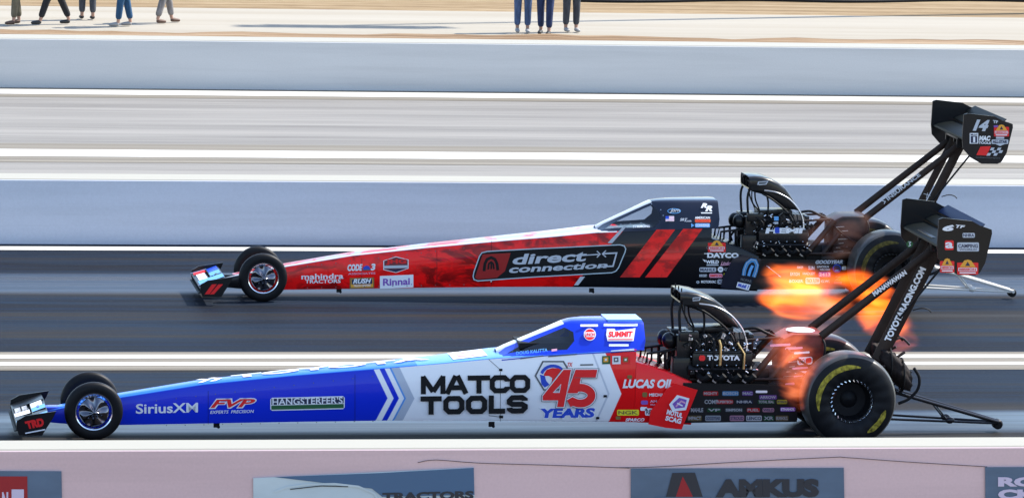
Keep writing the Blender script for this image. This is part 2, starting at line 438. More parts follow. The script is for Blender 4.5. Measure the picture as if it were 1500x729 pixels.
class Decal:
    """flat vinyl shapes authored in photo pixels on a named surface of a car; each decal is one mesh."""
    def __init__(s, surf): s.surf = surf; s.g = Geo(); s.mats = []; s.layer = 0
    def mi(s, m):
        if m not in s.mats: s.mats.append(m)
        return s.mats.index(m)
    def raw(s, pts, faces, m):
        s.layer += 1; off = .004+.0012*s.layer
        bm = bmesh.new(); vv = [bm.verts.new((px, py, 0)) for px, py in pts]
        for f in faces:
            try: bm.faces.new([vv[i] for i in f])
            except ValueError: pass
        xs_ = [p[0] for p in pts]; a, b = min(xs_), max(xs_)
        if b-a > 30:
            bmesh.ops.triangulate(bm, faces=bm.faces)
            k = math.ceil(a/12)*12
            while k < b:
                bmesh.ops.bisect_plane(bm, geom=bm.verts[:]+bm.edges[:]+bm.faces[:], plane_co=(k, 0, 0), plane_no=(1, 0, 0)); k += 12
        bm.verts.index_update()
        s.g.add([s.surf(v.co.x, v.co.y, off) for v in bm.verts], [tuple(v.index for v in f.verts) for f in bm.faces], s.mi(m)); bm.free()
    def poly(s, pts, m): s.raw(pts, [tuple(range(len(pts)))], m); return s
    def strk(s, pts, t, m, closed=False): v, f = stroke(pts, t, closed); s.raw(v, f, m); return s
    def rect(s, x0, y0, x1, y1, m, sl=0.0, bev=0.0):
        b = bev
        if b: p = [(x0+b,y0),(x1-b,y0+sl),(x1,y0+b+sl),(x1,y1-b+sl),(x1-b,y1+sl),(x0+b,y1),(x0,y1-b),(x0,y0+b)]
        else: p = [(x0,y0),(x1,y0+sl),(x1,y1+sl),(x0,y1)]
        return s.poly(p, m)
    def text(s, t, x0, y0, x1, y1, m, sl=0.0, bold=.02, shear=0.0, quad=None):
        vs, fs = text2d(t, bold, shear)
        if quad: bl, br, tr, tl = quad
        else: bl, br, tr, tl = (x0,y1),(x1,y1+sl),(x1,y0+sl),(x0,y0)
        P = []
        for u, v in vs:
            P.append(((1-u)*(1-v)*bl[0]+u*(1-v)*br[0]+u*v*tr[0]+(1-u)*v*tl[0], (1-u)*(1-v)*bl[1]+u*(1-v)*br[1]+u*v*tr[1]+(1-u)*v*tl[1]))
        s.raw(P, fs, m); return s
    def done(s, name, parent, label=None):
        o = s.g.build(name, s.mats, parent, smooth=0, fixn=False)
        if label: o['label'] = label
        return o

# ------------------------------------------------------------------ dragster
WX = [-.45, 0, .3, 1.1, 2, 2.95, 3.5, 4.05, 4.6, 5.5, 6.1]
WW = [.09, .115, .12, .135, .17, .22, .26, .31, .36, .40, .40]
def hw(x): return lerp_tab(x, WX, WW)
def ridge(x): return lerp_tab(x, [4.06,4.5,4.76,4.95,5.56], [.055,.06,.085,.165,.20])
def surf_side(off):
    def f(px, py, d):
        Y = -.3
        for _ in range(6):
            p = hit_y(px, py, Y, off); Y = -hw(p.x)-d
        return (p.x, Y, p.z)
    return f
def surf_y(off, Y):
    return lambda px, py, d: tuple(hit_y(px, py, Y-d, off))

def body_tables(far):
    k = .03 if far else 0
    return [(a_, b_, c_, c_+.008) for a_, b_, c_, d_ in ((-.45,.14,.26,.28),(-.2,.12,.31,.33),(0,.115,.35,.37),(.3,.115,.405,.42),(1.1,.13,.535+k*.3,.555+k*.3),(2.0,.15,.63+k*.6,.655+k*.6),
            (2.95,.17,.715+k,.745+k),(3.5,.178,.768+k,.80+k),(4.05,.182,.83+k,.86+k),(4.6,.182,.868+k*.6,.89+k*.6),(5.46,.178,.93,.945))]
def ring(x, z0, zs, zt, w_):
    h = [(-w_*.96, z0), (-w_, z0+.02), (-w_, zs-.022), (-w_+.008, zs-.006), (-w_+.03, zs), (-w_*.72, zs+(zt-zs)*.5), (-w_*.36, zs+(zt-zs)*.88)]
    pts = [(0, z0)]+h+[(0, zt)]+[(-a, b) for a, b in reversed(h)]
    return [(x, a, b) for a, b in pts]

def make_wheel_front(root, ys, paint_m):
    g = Geo(); r = .292; W_ = .105
    wheel = empty('front_wheel', (0, ys*.31, r)); wheel.parent = root
    prof = [(-.045,.185),(-.052,.20),(-.056,.235),(-.050,.268),(-.036,.284),(-.018,.291),(0,.292),(.018,.291),(.036,.284),(.050,.268),(.056,.235),(.052,.20),(.045,.185)]
    g.lathe_y(prof, 0, 0, 64, closed=True); g.build('tyre', RUBBER, wheel, 40)
    g = Geo()
    g.lathe_y([(-.050,.190),(-.056,.186),(-.052,.176),(-.03,.168),(.03,.168),(.052,.176),(.056,.186),(.050,.190)], 0, 0, 56, closed=True)
    g.build('rim', CHROME, wheel, 40)
    sp = None
    for i in range(28):
        a = 2*math.pi*i/28
        if sp is None:
            g = Geo(); g.tube([(.10, -.02, 0), (.172, 0.0, .02)], .0026, 5); sp = o = g.build('spoke', DARKM, wheel)
        else:
            o = sp.copy(); col.objects.link(o); o.parent = wheel
        o.rotation_euler = (0, a, 0)
    g = Geo()
    g.lathe_y([(-.125,.004),(-.118,.014),(-.09,.034),(-.068,.07),(-.054,.115),(-.046,.145),(-.040,.150),(-.034,.142),(-.02,.05),(.06,.045),(.065,.004)], 0, 0, 60)
    hv = []
    for (x_, y_, z_) in g.v:
        rr_ = math.hypot(x_, z_); an = math.atan2(z_, x_)
        hv.append((x_, y_+(.016*math.sin(5*an+ys) if .03 < rr_ < .13 and y_ < -.03 else 0), z_))
    g.v = hv
    g.build('hub', mat('hub_metal', (.16,.16,.18), .12, metal=1) if 'hub_metal' not in bpy.data.materials else bpy.data.materials['hub_metal'], wheel, 40)
    return wheel

TYREMARK_DIM = mat('tyre_faded_marking', (.075,.06,.014), .65, var=.6, vscale=(26,26,26), spec=.15)
def make_wheel_rear(root, ys, far):
    wheel = empty('rear_wheel', (7.62, ys*.575, .455)); wheel.parent = root
    H = .225; Rr = .455
    prof = [(-.17,.215),(-.205,.235),(-.225,.29),(-.228,.345),(-.218,.40),(-.195,.445),(-.16,.466),(-.10,.474),(0,.476),(.10,.474),(.16,.466),(.195,.445),(.218,.40),(.228,.345),(.225,.29),(.205,.235),(.17,.215)]
    n = 96; g = Geo(); k = len(prof)
    vs = []; fs = []
    for i in range(n):
        a = 2*math.pi*i/n
        for q, (y, r) in enumerate(prof):
            wr = .004*math.sin(a*17+ys)*(1 if .24 < r < .40 else 0)     # wrinkle wall
            vs.append((r*math.cos(a), y+wr*(1 if y > 0 else -1)+(.010*(1 if y > 0 else -1)*max(0, -math.sin(a)-.85)/.15 if abs(y) > .1 and r > .28 else 0), max(r*math.sin(a), -.453)))
    g.v = vs
    for i in range(n):
        j = (i+1) % n
        for q in range(k-1):
            g.f.append([i*k+q, i*k+q+1, j*k+q+1, j*k+q]); g.m.append(1 if prof[q][1] > .44 and prof[q+1][1] > .44 else 0)
    g.build('tyre', [RUBBER, TREAD], wheel, 40)
    # yellow lettering band, worn to arcs
    for a0, a1 in ((78, 195), (-62, -14)):
        m_ = 40
        for side in (-1, 1):
            g = Geo(); vs = []; fs = []
            for i in range(m_+1):
                a = R(a0+(a1-a0)*i/m_)
                tap = min(1, 4*min(i, m_-i)/m_+.25)
                rm = .355; hh = .027*tap
                wr = .004*math.sin(a*17+ys)
                for r in (rm-hh, rm-hh*.3, rm+hh*.3, rm+hh):
                    y = lerp_tab(r, [.29,.345,.40], [.225,.228,.218])+wr*max(0,min(1,(.40-r)/.055))+.005
                    vs.append((r*math.cos(a), side*y, r*math.sin(a)))
            for i in range(m_):
                for q in range(3): fs.append((i*4+q, i*4+q+1, i*4+q+5, i*4+q+4))
            g.add(vs, fs); g.build('tyre_marking', TYREMARK_DIM if far else TYREMARK, wheel, 60)
    g = Geo()
    g.lathe_y([(-.165,.217),(-.185,.214),(-.18,.200),(-.12,.190),(-.06,.175),(-.05,.09),(-.075,.06),(-.09,.0),(.09,0),(.06,.175),(.12,.19),(.18,.2),(.185,.214),(.165,.217)], 0, 0, 48)
    g.build('rim', mat('black_rim', (.006,.006,.007), .5, spec=.15) if 'black_rim' not in bpy.data.materials else bpy.data.materials['black_rim'], wheel, 40)
    g = Geo(); 
    for s_ in (-1, 1):
        for i in range(30):
            a = 2*math.pi*i/30; b = a+.075
            g.tube([(.200*math.cos(a), s_*.187, .200*math.sin(a)), (.216*math.cos(b), s_*.190, .216*math.sin(b))], .0065, 5)
        g.lathe_y([(s_*.186,.216),(s_*.189,.2185),(s_*.186,.221)], 0, 0, 48)
    g.build('beadlock_ring', CHROME if not far else DARKM, wheel)
    return wheel

FEND = [(-.775,.25),(-.735,.27),(-.69,.297),(-.39,.342),(-.415,.28),(-.49,.16),(-.525,.10),(-.75,.10),(-.78,.17)]
REND = [(8.455,2.375),(8.50,2.39),(8.84,2.355),(8.93,2.31),(9.07,2.265),(9.075,2.22),(9.01,1.91),(8.95,1.80),(8.90,1.775),(8.70,1.775),(8.56,1.85),(8.46,1.96),(8.445,2.08)]

def aerofoil(g, p0, p1, t, y0, y1, m=0):
    """slab between leading edge p0 and trailing edge p1 (x,z), spanwise y0..y1"""
    d = Vector((p1[0]-p0[0], p1[1]-p0[1])); n = Vector((-d.y, d.x)).normalized()
    pr = [(0,0),(.04,.35),(.2,.5),(.5,.42),(1,.04),(1,-.04),(.5,-.42),(.2,-.5),(.04,-.35)]
    poly = [(p0[0]+d.x*a+n.x*b*t, p0[1]+d.y*a+n.y*b*t) for a, b in pr]
    g.prism_y(poly, y0, y1, m)

def make_dragster(loc, far, label):
    off = Vector(loc)
    root = empty('dragster', loc, label, 'race car', 'dragsters racing side by side')
    P = {'root': root, 'off': off}
    bm_ = BODY_R if far else BODY_B
    tab = body_tables(far)
    g = Geo()
    rings = [ring(x, a, b, c, hw(x)) for x, a, b, c in tab]
    g.loft(rings)
    rr = [ring(x, a, b, b+.004, hw(x)) for x, a, b in ((5.463,.178,.80),(5.62,.17,.755),(5.80,.16,.69),(6.05,.15,.585))]
    g.loft(rr)
    body = g.build('body', bm_, root, 40); P['body'] = body
    # little skid tabs below
    for x in ((1.25, 4.02) if not far else (.95, 4.02)):
        g = Geo(); g.box((x, -hw(x)+.05, lerp_tab(x,[0,6],[.115,.178])-.02), (.06,.02,.05)); g.ball((x+.02,-hw(x)+.045,lerp_tab(x,[0,6],[.115,.178])-.04), .016, 8, 6)
        g.build('jack_tab', MATTE, body)
    # flared flap behind each side
    fl = [(6.09,.52),(5.94,.115),(5.78,.13),(5.60,.165),(5.62,.30),(5.78,.53),(5.86,.585)] if not far else [(6.07,.555),(5.93,.155),(5.77,.175),(5.58,.20),(5.62,.35),(5.72,.55),(5.84,.605)]
    for s in (-1, 1):
        g = Geo(); g.prism_y(fl, s*.418, s*.438)
        v2 = []
        for p in g.v: v2.append((p[0], p[1]+s*.03*max(0, (p[0]-5.6)/.5), p[2]))
        g.v = v2
        P['flap%d' % s] = g.build('side_flap', REDP if not far else COWL_K, body, 30)
    # cowl over the driver
    zs = lambda x: lerp_tab(x, [t[0] for t in tab], [t[2] for t in tab])
    if far: top = ([4.06,4.74,4.80,5.0,5.55,5.575],[.885,1.205,1.222,1.235,1.245,1.235])
    else:   top = ([4.06,4.79,4.86,5.0,5.53,5.565],[.86,1.165,1.183,1.187,1.19,1.18])
    xs = [4.08,4.17,4.30,4.50,4.68,4.76,4.84,4.98,5.15,5.35,5.52,5.56]
    G = []
    for x in xs:
        zb = zs(min(x,5.46))-.012; zt = lerp_tab(x, *top); wb = hw(x)-.006
        wr = ridge(x)
        ze = zt-(.035 if x > 4.8 else .014) if x > 4.3 else max(zb+.004, zt-.012)
        if x < 4.12: ze = zb+.006
        xe = x
        def Y(z): 
            t = (z-zb)/max(ze-zb, .01); t = max(0, min(1, t)); return wb+(wr+.035-wb)*(t**1.25)
        if x <= 4.85:
            z1 = min(zb+.045, zb+(ze-zb)*.5); z2 = max(ze-.028, z1+.003)
            if x < 4.2: z1 = zb+(ze-zb)*.45; z2 = z1+.003
            if x == 4.84: z1, z2 = zb+.12, zb+.20
        else: z1 = zb+(ze-zb)*.38; z2 = zb+(ze-zb)*.7
        row = [(xe, -Y(zb), zb), (xe, -Y(z1), z1), (xe, -Y(z2), z2), (xe, -(wr+(.035 if x > 4.8 else .02)), ze), (xe, -(wr+.008), ze+(zt-ze)*.65), (xe, -wr*.6, zt-.004), (xe, 0, zt)]
        row = row+[(a, -b, c) for a, b, c in reversed(row[:-1])]
        G.append(row)
    slant = lambda p: (p[0]-.05*max(0, (1.0-p[2])/.2)*(1 if p[0] > 5.5 else 0), p[1], p[2])
    G = [[slant(p) for p in r] for r in G]
    g = Geo(); gl = Geo(); gr = Geo(); n = len(G[0])
    vs = [p for r in G for p in r]
    for i in range(len(G)-1):
        for j in range(n-1):
            q = (i*n+j, i*n+j+1, (i+1)*n+j+1, (i+1)*n+j)
            side_win = j in (1, n-3) and xs[i] >= 4.16 and xs[i+1] <= 4.85
            ridge_f = 3 <= j <= n-5 and xs[i+1] <= 4.77
            (gl if side_win else gr if ridge_f else g).add([vs[k] for k in q], [(0,1,2,3)])
    e = len(G)-1
    g.add([vs[e*n+j] for j in range(n)], [tuple(range(n))])
    def weld(o, thick):
        b = bmesh.new(); b.from_mesh(o.data); bmesh.ops.remove_doubles(b, verts=b.verts, dist=.0006)
        bmesh.ops.recalc_face_normals(b, faces=b.faces)
        b.to_mesh(o.data); b.free()
        for p in o.data.polygons: p.use_smooth = True
        o.data.set_sharp_from_angle(angle=R(38))
    cowl = g.build('cockpit_cowl', COWL_K if far else COWL_B, root, 0); weld(cowl, 0)
    glass = gl.build('windshield', GLASS_C if far else GLASS_D, root, 0); weld(glass, 0)
    P['cowl'] = cowl
    if not far:
        # dark cockpit tub behind the smoked glass
        g = Geo(); g.box((4.6, 0, .91), (.62, .42, .10)); g.box((4.88,0,1.0),(.03,.36,.22)); g.build('cockpit_tub', MATTE, root)
        pass
    rdg = gr.build('windshield_ridge', mat('ridge_sheen_white', (.60,.66,.74), .3, coat=.5) if not far else mat('ridge_sheen_silver', (.45,.48,.52), .3, coat=.5), cowl, 0); weld(rdg, 0)  # pale ridge colour stands in for windscreen tops reflecting the sky
    # roof plate behind the canopy
    g = Geo(); zt = 1.187 if not far else 1.247
    g.box((5.37, 0, zt+.002), (.36, .36, .014)); g.box((5.37, -.18, zt-.012), (.35, .03, .02)); g.box((5.37, .18, zt-.012), (.35, .03, .02))
    if not far: g.build('roof_plate', mat('pale_blue_paint', (.10,.30,.70), .3, coat=1) if not far else COWL_K, cowl)
    # bolts round the canopy
    if far:
        g = Geo()
        for px, py in ((895,330),(909,328.5),(923,327.5),(939,326),(943,321),(969,308),(972,316),(956,300)):
            p = surf_y(off, -.33)(px, py, .004); Yc = -.30
            g.ball((p[0], lerp_tab(p[2], [.9,1.2], [-.385,-.26]), p[2]), .007, 6, 4)
        g.build('canopy_bolt', CHROME, cowl)
    # front wing
    fw = empty('front_wing', (-.6, 0, .2)); fw.parent = root; fo = (-.6, 0, .2)
    def sub(g, name, m, par, o, **k):
        ob = g.build(name, m, None, origin=o, **k); ob.parent = par; ob.location = (0,0,0); return ob
    P['fw'] = (fw, fo)
    for s in (-1, 1):
        g = Geo(); g.prism_y(FEND, s*.588, s*.603); sub(g, 'endplate', BLACK, fw, fo, smooth=30)
    g = Geo(); aerofoil(g, (-.78,.19), (-.62,.238), .022, -.588, .588); aerofoil(g, (-.605,.245), (-.46,.30), .014, -.588, .588)
    sub(g, 'wing_plane', BLACK, fw, fo, smooth=40)
    g = Geo(); aerofoil(g, (-.80,.135), (-.70,.15), .012, -.55, .55); sub(g, 'splitter', WINGK, fw, fo, smooth=40)
    if far:
        for yy in (-.50,.5):
            g = Geo(); g.tube([(-.79,yy+.06,.206),(-.60,yy+.06,.262)], .010, 6); sub(g, 'wing_trim', CHROME, fw, fo)
    # nose-side mounts and front axle
    g = Geo(); g.box((-.40,0,.22),(.30,.16,.14)); g.build('nose_mount', BLACK if far else COWL_B, root, bevel=.02)
    g = Geo(); g.tube([(0,-.30,.292),(0,.30,.292)], .02, 10); 
    g.build('front_axle', DARKM, root)
    for s in (-1, 1): make_wheel_front(root, s, None)
    for s in (-1, 1): make_wheel_rear(root, s, far)
    # side panels under the engine
    top_z = .575 if not far else .545
    for s in (-1, 1):
        g = Geo(); g.prism_y([(5.95,.17),(5.95,top_z+.01),(6.3,top_z),(7.13,top_z-.02),(7.15,.20),(7.05,.185),(6.3,.175)], s*.385, s*.402)
        P['panel%d' % s] = g.build('side_panel', BLACK, root, 30)
    g = Geo(); g.box((6.55,0,.185),(1.2,.76,.02)); g.build('belly_pan', MATTE, root)
    # ---------------- engine
    eng = empty('engine', (6.3, 0, .6)); eng.parent = root; eo = (6.3, 0, .6)
    def E_(g, name, m, **k): return sub(g, name, m, eng, eo, **k)
    g = Geo(); g.box((6.32,0,.50),(.78,.42,.36)); g.box((6.32,0,.29),(.70,.30,.12)); g.box((6.78,0,.50),(.20,.46,.40)); E_(g, 'engine_block', MATTE, bevel=.015)
    for s in (-1, 1):
        g = Geo()
        rot = Matrix.Rotation(s*R(-38), 3, 'X')
        g.box((6.34, s*.27, .72), (.66,.17,.12), rot); E_(g, 'cylinder_head', DARKM, bevel=.01)
        g = Geo(); g.box((6.36, s*.345, .815), (.62,.05,.135)); g.box((6.36, s*.335, .89), (.60,.09,.025)); E_(g, 'valve_cover', BLACK, bevel=.012)
        g = Geo()
        for i in range(9): g.ball((6.09+.067*i, s*.345, .908), .011, 6, 4)
        for i in range(6): g.ball((6.1+.1*i, s*.374, .757), .009, 6, 4)
        E_(g, 'cover_bolt', CHROME)
    # blower with ribs
    g = Geo()
    pr = [(-.19,.86),(-.20,.92),(-.19,1.0),(-.13,1.06),(.13,1.06),(.19,1.0),(.20,.92),(.19,.86)]
    rr = []
    for i in range(25):
        x = 6.06+.60*i/24; k = 1.0 if i % 2 else .955
        rr += [[(x-.008, a*k, .95+(b-.95)*k) for a, b in pr], [(x+.008, a*k, .95+(b-.95)*k) for a, b in pr]]
    g.loft(rr); g.box((6.36,0,.83),(.62,.34,.08)); E_(g, 'supercharger', DARKM, smooth=30)
    g = Geo(); g.box((6.30,0,1.085),(.42,.30,.05)); g.box((6.70,0,.95),(.05,.3,.18)); E_(g, 'blower_plate', BLACK, bevel=.01)
    # pulleys and belt at the front
    g = Geo()
    def disc_x(cx, cy, cz, r, t, m=0, n=28):
        g.loft([[(cx-t/2, cy+r*.93*math.cos(2*math.pi*i/n), cz+r*.93*math.sin(2*math.pi*i/n)) for i in range(n)],
                [(cx-t/2+.006, cy+r*math.cos(2*math.pi*i/n), cz+r*math.sin(2*math.pi*i/n)) for i in range(n)],
                [(cx+t/2, cy+r*math.cos(2*math.pi*i/n), cz+r*math.sin(2*math.pi*i/n)) for i in range(n)]], m=m)
    disc_x(5.93,0,.95,.115,.10); disc_x(5.93,0,.52,.10,.10); disc_x(5.90,-.2,.72,.06,.06); E_(g, 'pulley', DARKM)
    g = Geo(); n_ = 40; ro = []; 
    for k in range(n_):
        a = 2*math.pi*k/n_; c = (.95 if math.sin(a) > 0 else .52); r = .122 if math.sin(a) > 0 else .107
        ro.append((r*math.cos(a), c+r*math.sin(a)))
    g.loft([[(5.885, a, b) for a, b in ro], [(5.975, a, b) for a, b in ro], [(5.975, a*.93, .735+(b-.735)*.98) for a, b in ro], [(5.885, a*.93, .735+(b-.735)*.98) for a, b in ro], [(5.885, a, b) for a, b in ro]], cap=False)
    E_(g, 'drive_belt', RUBBER)
    # pump / tank lumps in front of the engine
    g = Geo(); g.ball((5.84,-.16,.98),(.075,.08,.085),14,10); g.ball((5.86,.18,.95),(.08,.08,.09),14,10)
    g.box((5.98,-.22,.90),(.16,.10,.30)); g.box((6.02,-.26,1.04),(.20,.10,.10)); g.box((5.95,-.25,.70),(.18,.14,.25)); g.box((6.0,.2,.8),(.2,.2,.5))
    E_(g, 'fuel_pump', BLACK, bevel=.012)
    # injector scoop: lofted duct with an open mouth
    if far: prof = [(5.935,1.38,1.535),(6.0,1.345,1.54),(6.10,1.32,1.535),(6.20,1.27,1.51),(6.30,1.21,1.465),(6.40,1.14,1.395),(6.47,1.12,1.31),(6.53,1.12,1.22),(6.58,1.11,1.13)]
    else:   prof = [(5.925,1.375,1.485),(6.0,1.335,1.49),(6.10,1.30,1.475),(6.20,1.26,1.44),(6.30,1.20,1.40),(6.38,1.14,1.34),(6.45,1.12,1.27),(6.50,1.12,1.20),(6.55,1.11,1.13)]
    g = Geo(); rr = []
    def srect(x, z0, z1, hw_, k=0):
        c = min(.05, (z1-z0)*.35); pts = []
        for (cx_, cz_, a0) in ((hw_-c, z1-c, 0), (-hw_+c, z1-c, 90), (-hw_+c, z0+c, 180), (hw_-c, z0+c, 270)):
            for q in range(5):
                a = R(a0+90*q/4); pts.append((x, cx_+c*math.cos(a), cz_+c*math.sin(a)))
        return pts
    for i, (x, z0, z1) in enumerate(prof): rr.append(srect(x, z0, z1, lerp_tab(x, [5.93,6.2,6.55], [.26,.25,.16])))
    g.loft(rr, cap=False)
    inner = [srect(x+.005, z0+.014, z1-.014, lerp_tab(x, [5.93,6.2,6.55], [.246,.236,.146])) for x, z0, z1 in prof[:4]]
    g.loft(inner, cap=False); g.add([p for p in inner[-1]], [tuple(range(20))])
    g.add(rr[0]+inner[0], [(i, (i+1) % 20, (i+1) % 20+20, i+20) for i in range(20)])
    g.add([p for p in rr[-1]], [tuple(range(20))])
    scoop = E_(g, 'air_scoop', CARBON, smooth=45); P['scoop'] = scoop
    g = Geo()
    for yy in (-.16,0,.16): g.box((5.955,yy,prof[0][1]+.075),(.012,.012,.13))
    g.box((6.005,0,prof[1][1]+.10),(.02,.48,.02)); g.box((6.0,-.262,prof[1][1]+.06),(.10,.014,.07)); g.tube([(5.90,0,prof[0][2]-.02),(5.98,0,prof[0][2]-.02)], .02, 8)
    E_(g, 'scoop_vane', MATTE)
    # front hoops, brackets, hoses: each one a part of its own
    def TU(name, m, pts, r, smooth=4, n=7):
        g = Geo(); g.tube(pts, r, n, smooth=smooth); return E_(g, name, m, smooth=60)
    for y in (-.20, .20):
        TU('scoop_bracket', MATTE, [(5.95,y,1.03),(5.93,y,1.25),(5.95,y,1.36),(6.0,y,1.385),(6.14,y,1.375),(6.22,y,1.33)], .015)
        if y < 0: TU('scoop_bracket', MATTE, [(6.19,y,1.06),(6.19,y,1.22),(6.16,y,1.34)], .012)
        TU('fuel_hose', RUBBER, [(6.02,y,1.36),(6.04,y*.8,1.24),(6.10,y*.7,1.10),(6.10,y*.6,1.02)], .010)
        if y < 0: TU('fuel_hose', RUBBER, [(5.98,y*1.05,1.36),(5.99,y*1.1,1.22),(6.07,y*1.1,1.12),(6.12,y,1.05)], .008)
    TU('braided_hose', STEEL, [(6.12,-.27,1.37),(6.28,-.29,1.345),(6.44,-.30,1.26),(6.56,-.32,1.12),(6.61,-.33,.98),(6.60,-.35,.86),(6.57,-.36,.76)], .011, 5)
    for pts, r in (([(6.10,-.25,1.33),(6.24,-.27,1.25),(6.42,-.28,1.10),(6.50,-.33,.95)], .012), ([(6.30,-.29,1.02),(6.36,-.33,1.10),(6.46,-.33,1.08),(6.52,-.32,.95)], .010),
                   ([(6.02,-.30,1.05),(6.10,-.34,.98),(6.08,-.33,.93),(6.05,-.30,.88)], .012), ([(6.22,-.24,1.05),(6.27,-.33,1.0),(6.27,-.36 if far else -.375,.93),(6.25,-.30 if far else -.37,.90 if far else .72)], .017),
                   ([(6.6,-.1,1.08),(6.74,-.12,1.10),(6.86,-.14,1.05),(6.98,-.16,1.0)], .016)):
        TU('fuel_hose', RUBBER, pts, r, 5)
    for i in range(8):
        x = 6.10+.07*i
        for s in (-1, 1): TU('nozzle_line', RUBBER, [(x,s*.19,.99),(x+.015,s*.26,.99),(x+.02,s*.31,.95),(x+.01,s*.33,.90)], .006)
    rnd = random.Random(5 if far else 11)
    for i in range(46):
        x = rnd.uniform(5.98,6.72); z = rnd.uniform(.68,1.08); y = -.40+rnd.uniform(0,.05) if z < .78 else -.30+rnd.uniform(-.06,.03)
        if abs(z-.815) < .075 and x > 6.06: z = rnd.choice((.70,.93,.98))
        L_ = rnd.uniform(.012,.035); a = rnd.uniform(-.7,.7)
        TU('hose_fitting', CHROME, [(x,y,z),(x+L_*math.cos(a),y,z+L_*math.sin(a))], rnd.uniform(.005,.010), 0, 6)
    if not far: TU('fuel_rail', BRASS, [(6.31,-.385,1.02),(6.33,-.39,.96),(6.33,-.39,.76)], .016, 0, 8)
    if not far: TU('fuel_rail', BRASS, [(6.50,-.385,.99),(6.575,-.39,.88),(6.575,-.39,.72)], .014, 0, 8)
    for i in range(54):
        x = rnd.uniform(5.98,6.74); z = rnd.uniform(.62,1.06); y = -rnd.uniform(.24,.33)
        if .74 < z < .89 and x > 6.03: y = -.30
        d_ = [rnd.uniform(.02,.07) for _ in range(3)]
        g = Geo(); g.box((x,y,z), d_, Matrix.Rotation(rnd.uniform(-.6,.6),3,'Y')); g.tube([(x,y-d_[1]*.4,z),(x+.01,y-d_[1]*.5-.018,z+.004)], .009, 7)
        E_(g, 'engine_fitting', rnd.choice((MATTE, DARKM, DARKM, STEEL)), bevel=0)
    # exhaust headers
    for s in (-1, 1):
        for i in range(4):
            x = 6.12+.155*i; g = Geo()
            pts = [(x, s*.30, .66),(x+.01, s*.39, .63),(x+.03, s*.45, .625),(x+.055, s*.485, .645),(x+.08, s*.50, .675)]
            g.tube(pts, .030, 12, smooth=4)
            E_(g, 'exhaust_pipe', MATTE, smooth=50)
            g = Geo(); g.box((x, s*.405, .605), (.045,.012,.035), Matrix.Rotation(.5,3,'Y'))
            E_(g, 'header_clamp', STEEL)
    # driveline and frame behind the engine
    g = Geo()
    def cyl_x(x0, x1, z, r, n=24): g.loft([[(x, r*math.cos(2*math.pi*i/n), z+r*math.sin(2*math.pi*i/n)) for i in range(n)] for x in (x0, x1)])
    cyl_x(6.85,7.05,.50,.20); cyl_x(7.05,7.45,.47,.10); g.ball((7.62,0,.455),(.20,.19,.19),18,12); E_(g, 'driveline', DARKM)
    g = Geo(); g.tube([(7.62,-.5,.455),(7.62,.5,.455)], .075, 16); g.build('rear_axle', DARKM, root)
    def PT(name, m, pts, r, flat=None, n=8):
        g = Geo(); g.tube(pts, r, n, flat=flat); return g.build(name, m, root, 60)
    for y in (-.30,.30):
        for pts, r, fl_ in (([(5.5,y,.24),(7.9,y,.26)],.018,None), ([(5.5,y,.78),(6.0,y,.60),(6.9,y,.60),(7.9,y,.62)],.018,None), ([(6.66,y,.58),(7.02,y*.8,1.00)],.035,(1,.5)),
                            ([(6.86,y,.58),(7.12,y*.8,.88)],.030,(1,.5)), ([(7.9,y,.26),(7.9,y,.62),(8.3,y*.6,.86)],.016,None), ([(6.62,y*.9,1.0),(6.98,y*.8,1.02)],.014,None)):
            PT('frame_tube', BROWN, pts, r, fl_)
    for y in (-.22,.12):
        for pts, r in (([(5.60,y,.74),(5.61,y,.855),(5.78,y,.875),(5.90,y,.90)],.014), ([(5.72,y,.70),(5.72,y,.87)],.011), ([(5.80,y,.68),(5.79,y,.87)],.016), ([(5.63,y,.74),(5.65,y,.80),(5.66,y,.86)],.007), ([(5.82,y-.02,.70),(5.80,y-.02,.76),(5.84,y-.02,.82)],.014)):
            PT('deck_bracket', MATTE, pts, r, None, 6)
    # rear cowl over the clutch, red scorched
    g = Geo()
    rr = []
    for x, z0, z1, wd in ((7.0,.58,.985,.21),(7.02,.56,1.0,.23),(7.08,.54,1.03,.235),(7.12,.53,1.05,.24),(7.42,.53,1.06,.24),(7.45,.55,1.05,.23)):
        pts = []
        c = .025
        for (cy_, cz_, a0) in ((wd-c, z1-c, 0), (-wd+c, z1-c, 90), (-wd+c, z0+c, 180), (wd-c, z0+c, 270)):
            for q in range(5):
                a = R(a0+90*q/4); pts.append((x, cy_+c*math.cos(a), cz_+c*math.sin(a)))
        rr.append(pts)
    g.loft(rr); P['rcowl'] = g.build('rear_cowl', BROWN if not far and False else mat('scorched_cowl', (.022,.016,.016), .4, spec=.3, var=.5, vscale=(6,6,12)) if far else mat('scorched_red_cowl', (.13,.022,.018), .4, spec=.25, var=.75, vscale=(4,4,11)), root, 45)
    for i in range(7):
        z = .62+.05*i; g = Geo(); g.tube([(7.02+.03*(i % 3), -.25, z),(7.14+.05*(i % 2), -.25, z+.008)], .007, 6); g.build('cowl_fastener', STEEL, P['rcowl'])
    g = Geo(); g.tube([(7.30,-.25,.62),(7.30,-.25,.72)], .009, 6); g.build('cowl_fastener', STEEL, P['rcowl'])
    for pts, rr_ in (([(7.0,-.20,.95),(7.05,-.27,.90),(7.2,-.275,.78),(7.36,-.26,.70),(7.5,-.22,.66)],.012), ([(6.95,-.2,.72),(7.05,-.28,.70),(7.2,-.285,.66),(7.4,-.27,.56)],.014), ([(7.40,-.20,1.04),(7.44,-.265,.95),(7.43,-.265,.8),(7.38,-.255,.62)],.012)):
        g = Geo(); g.tube(pts, rr_, 7, smooth=5); g.build('oil_line', MATTE, root, 60)
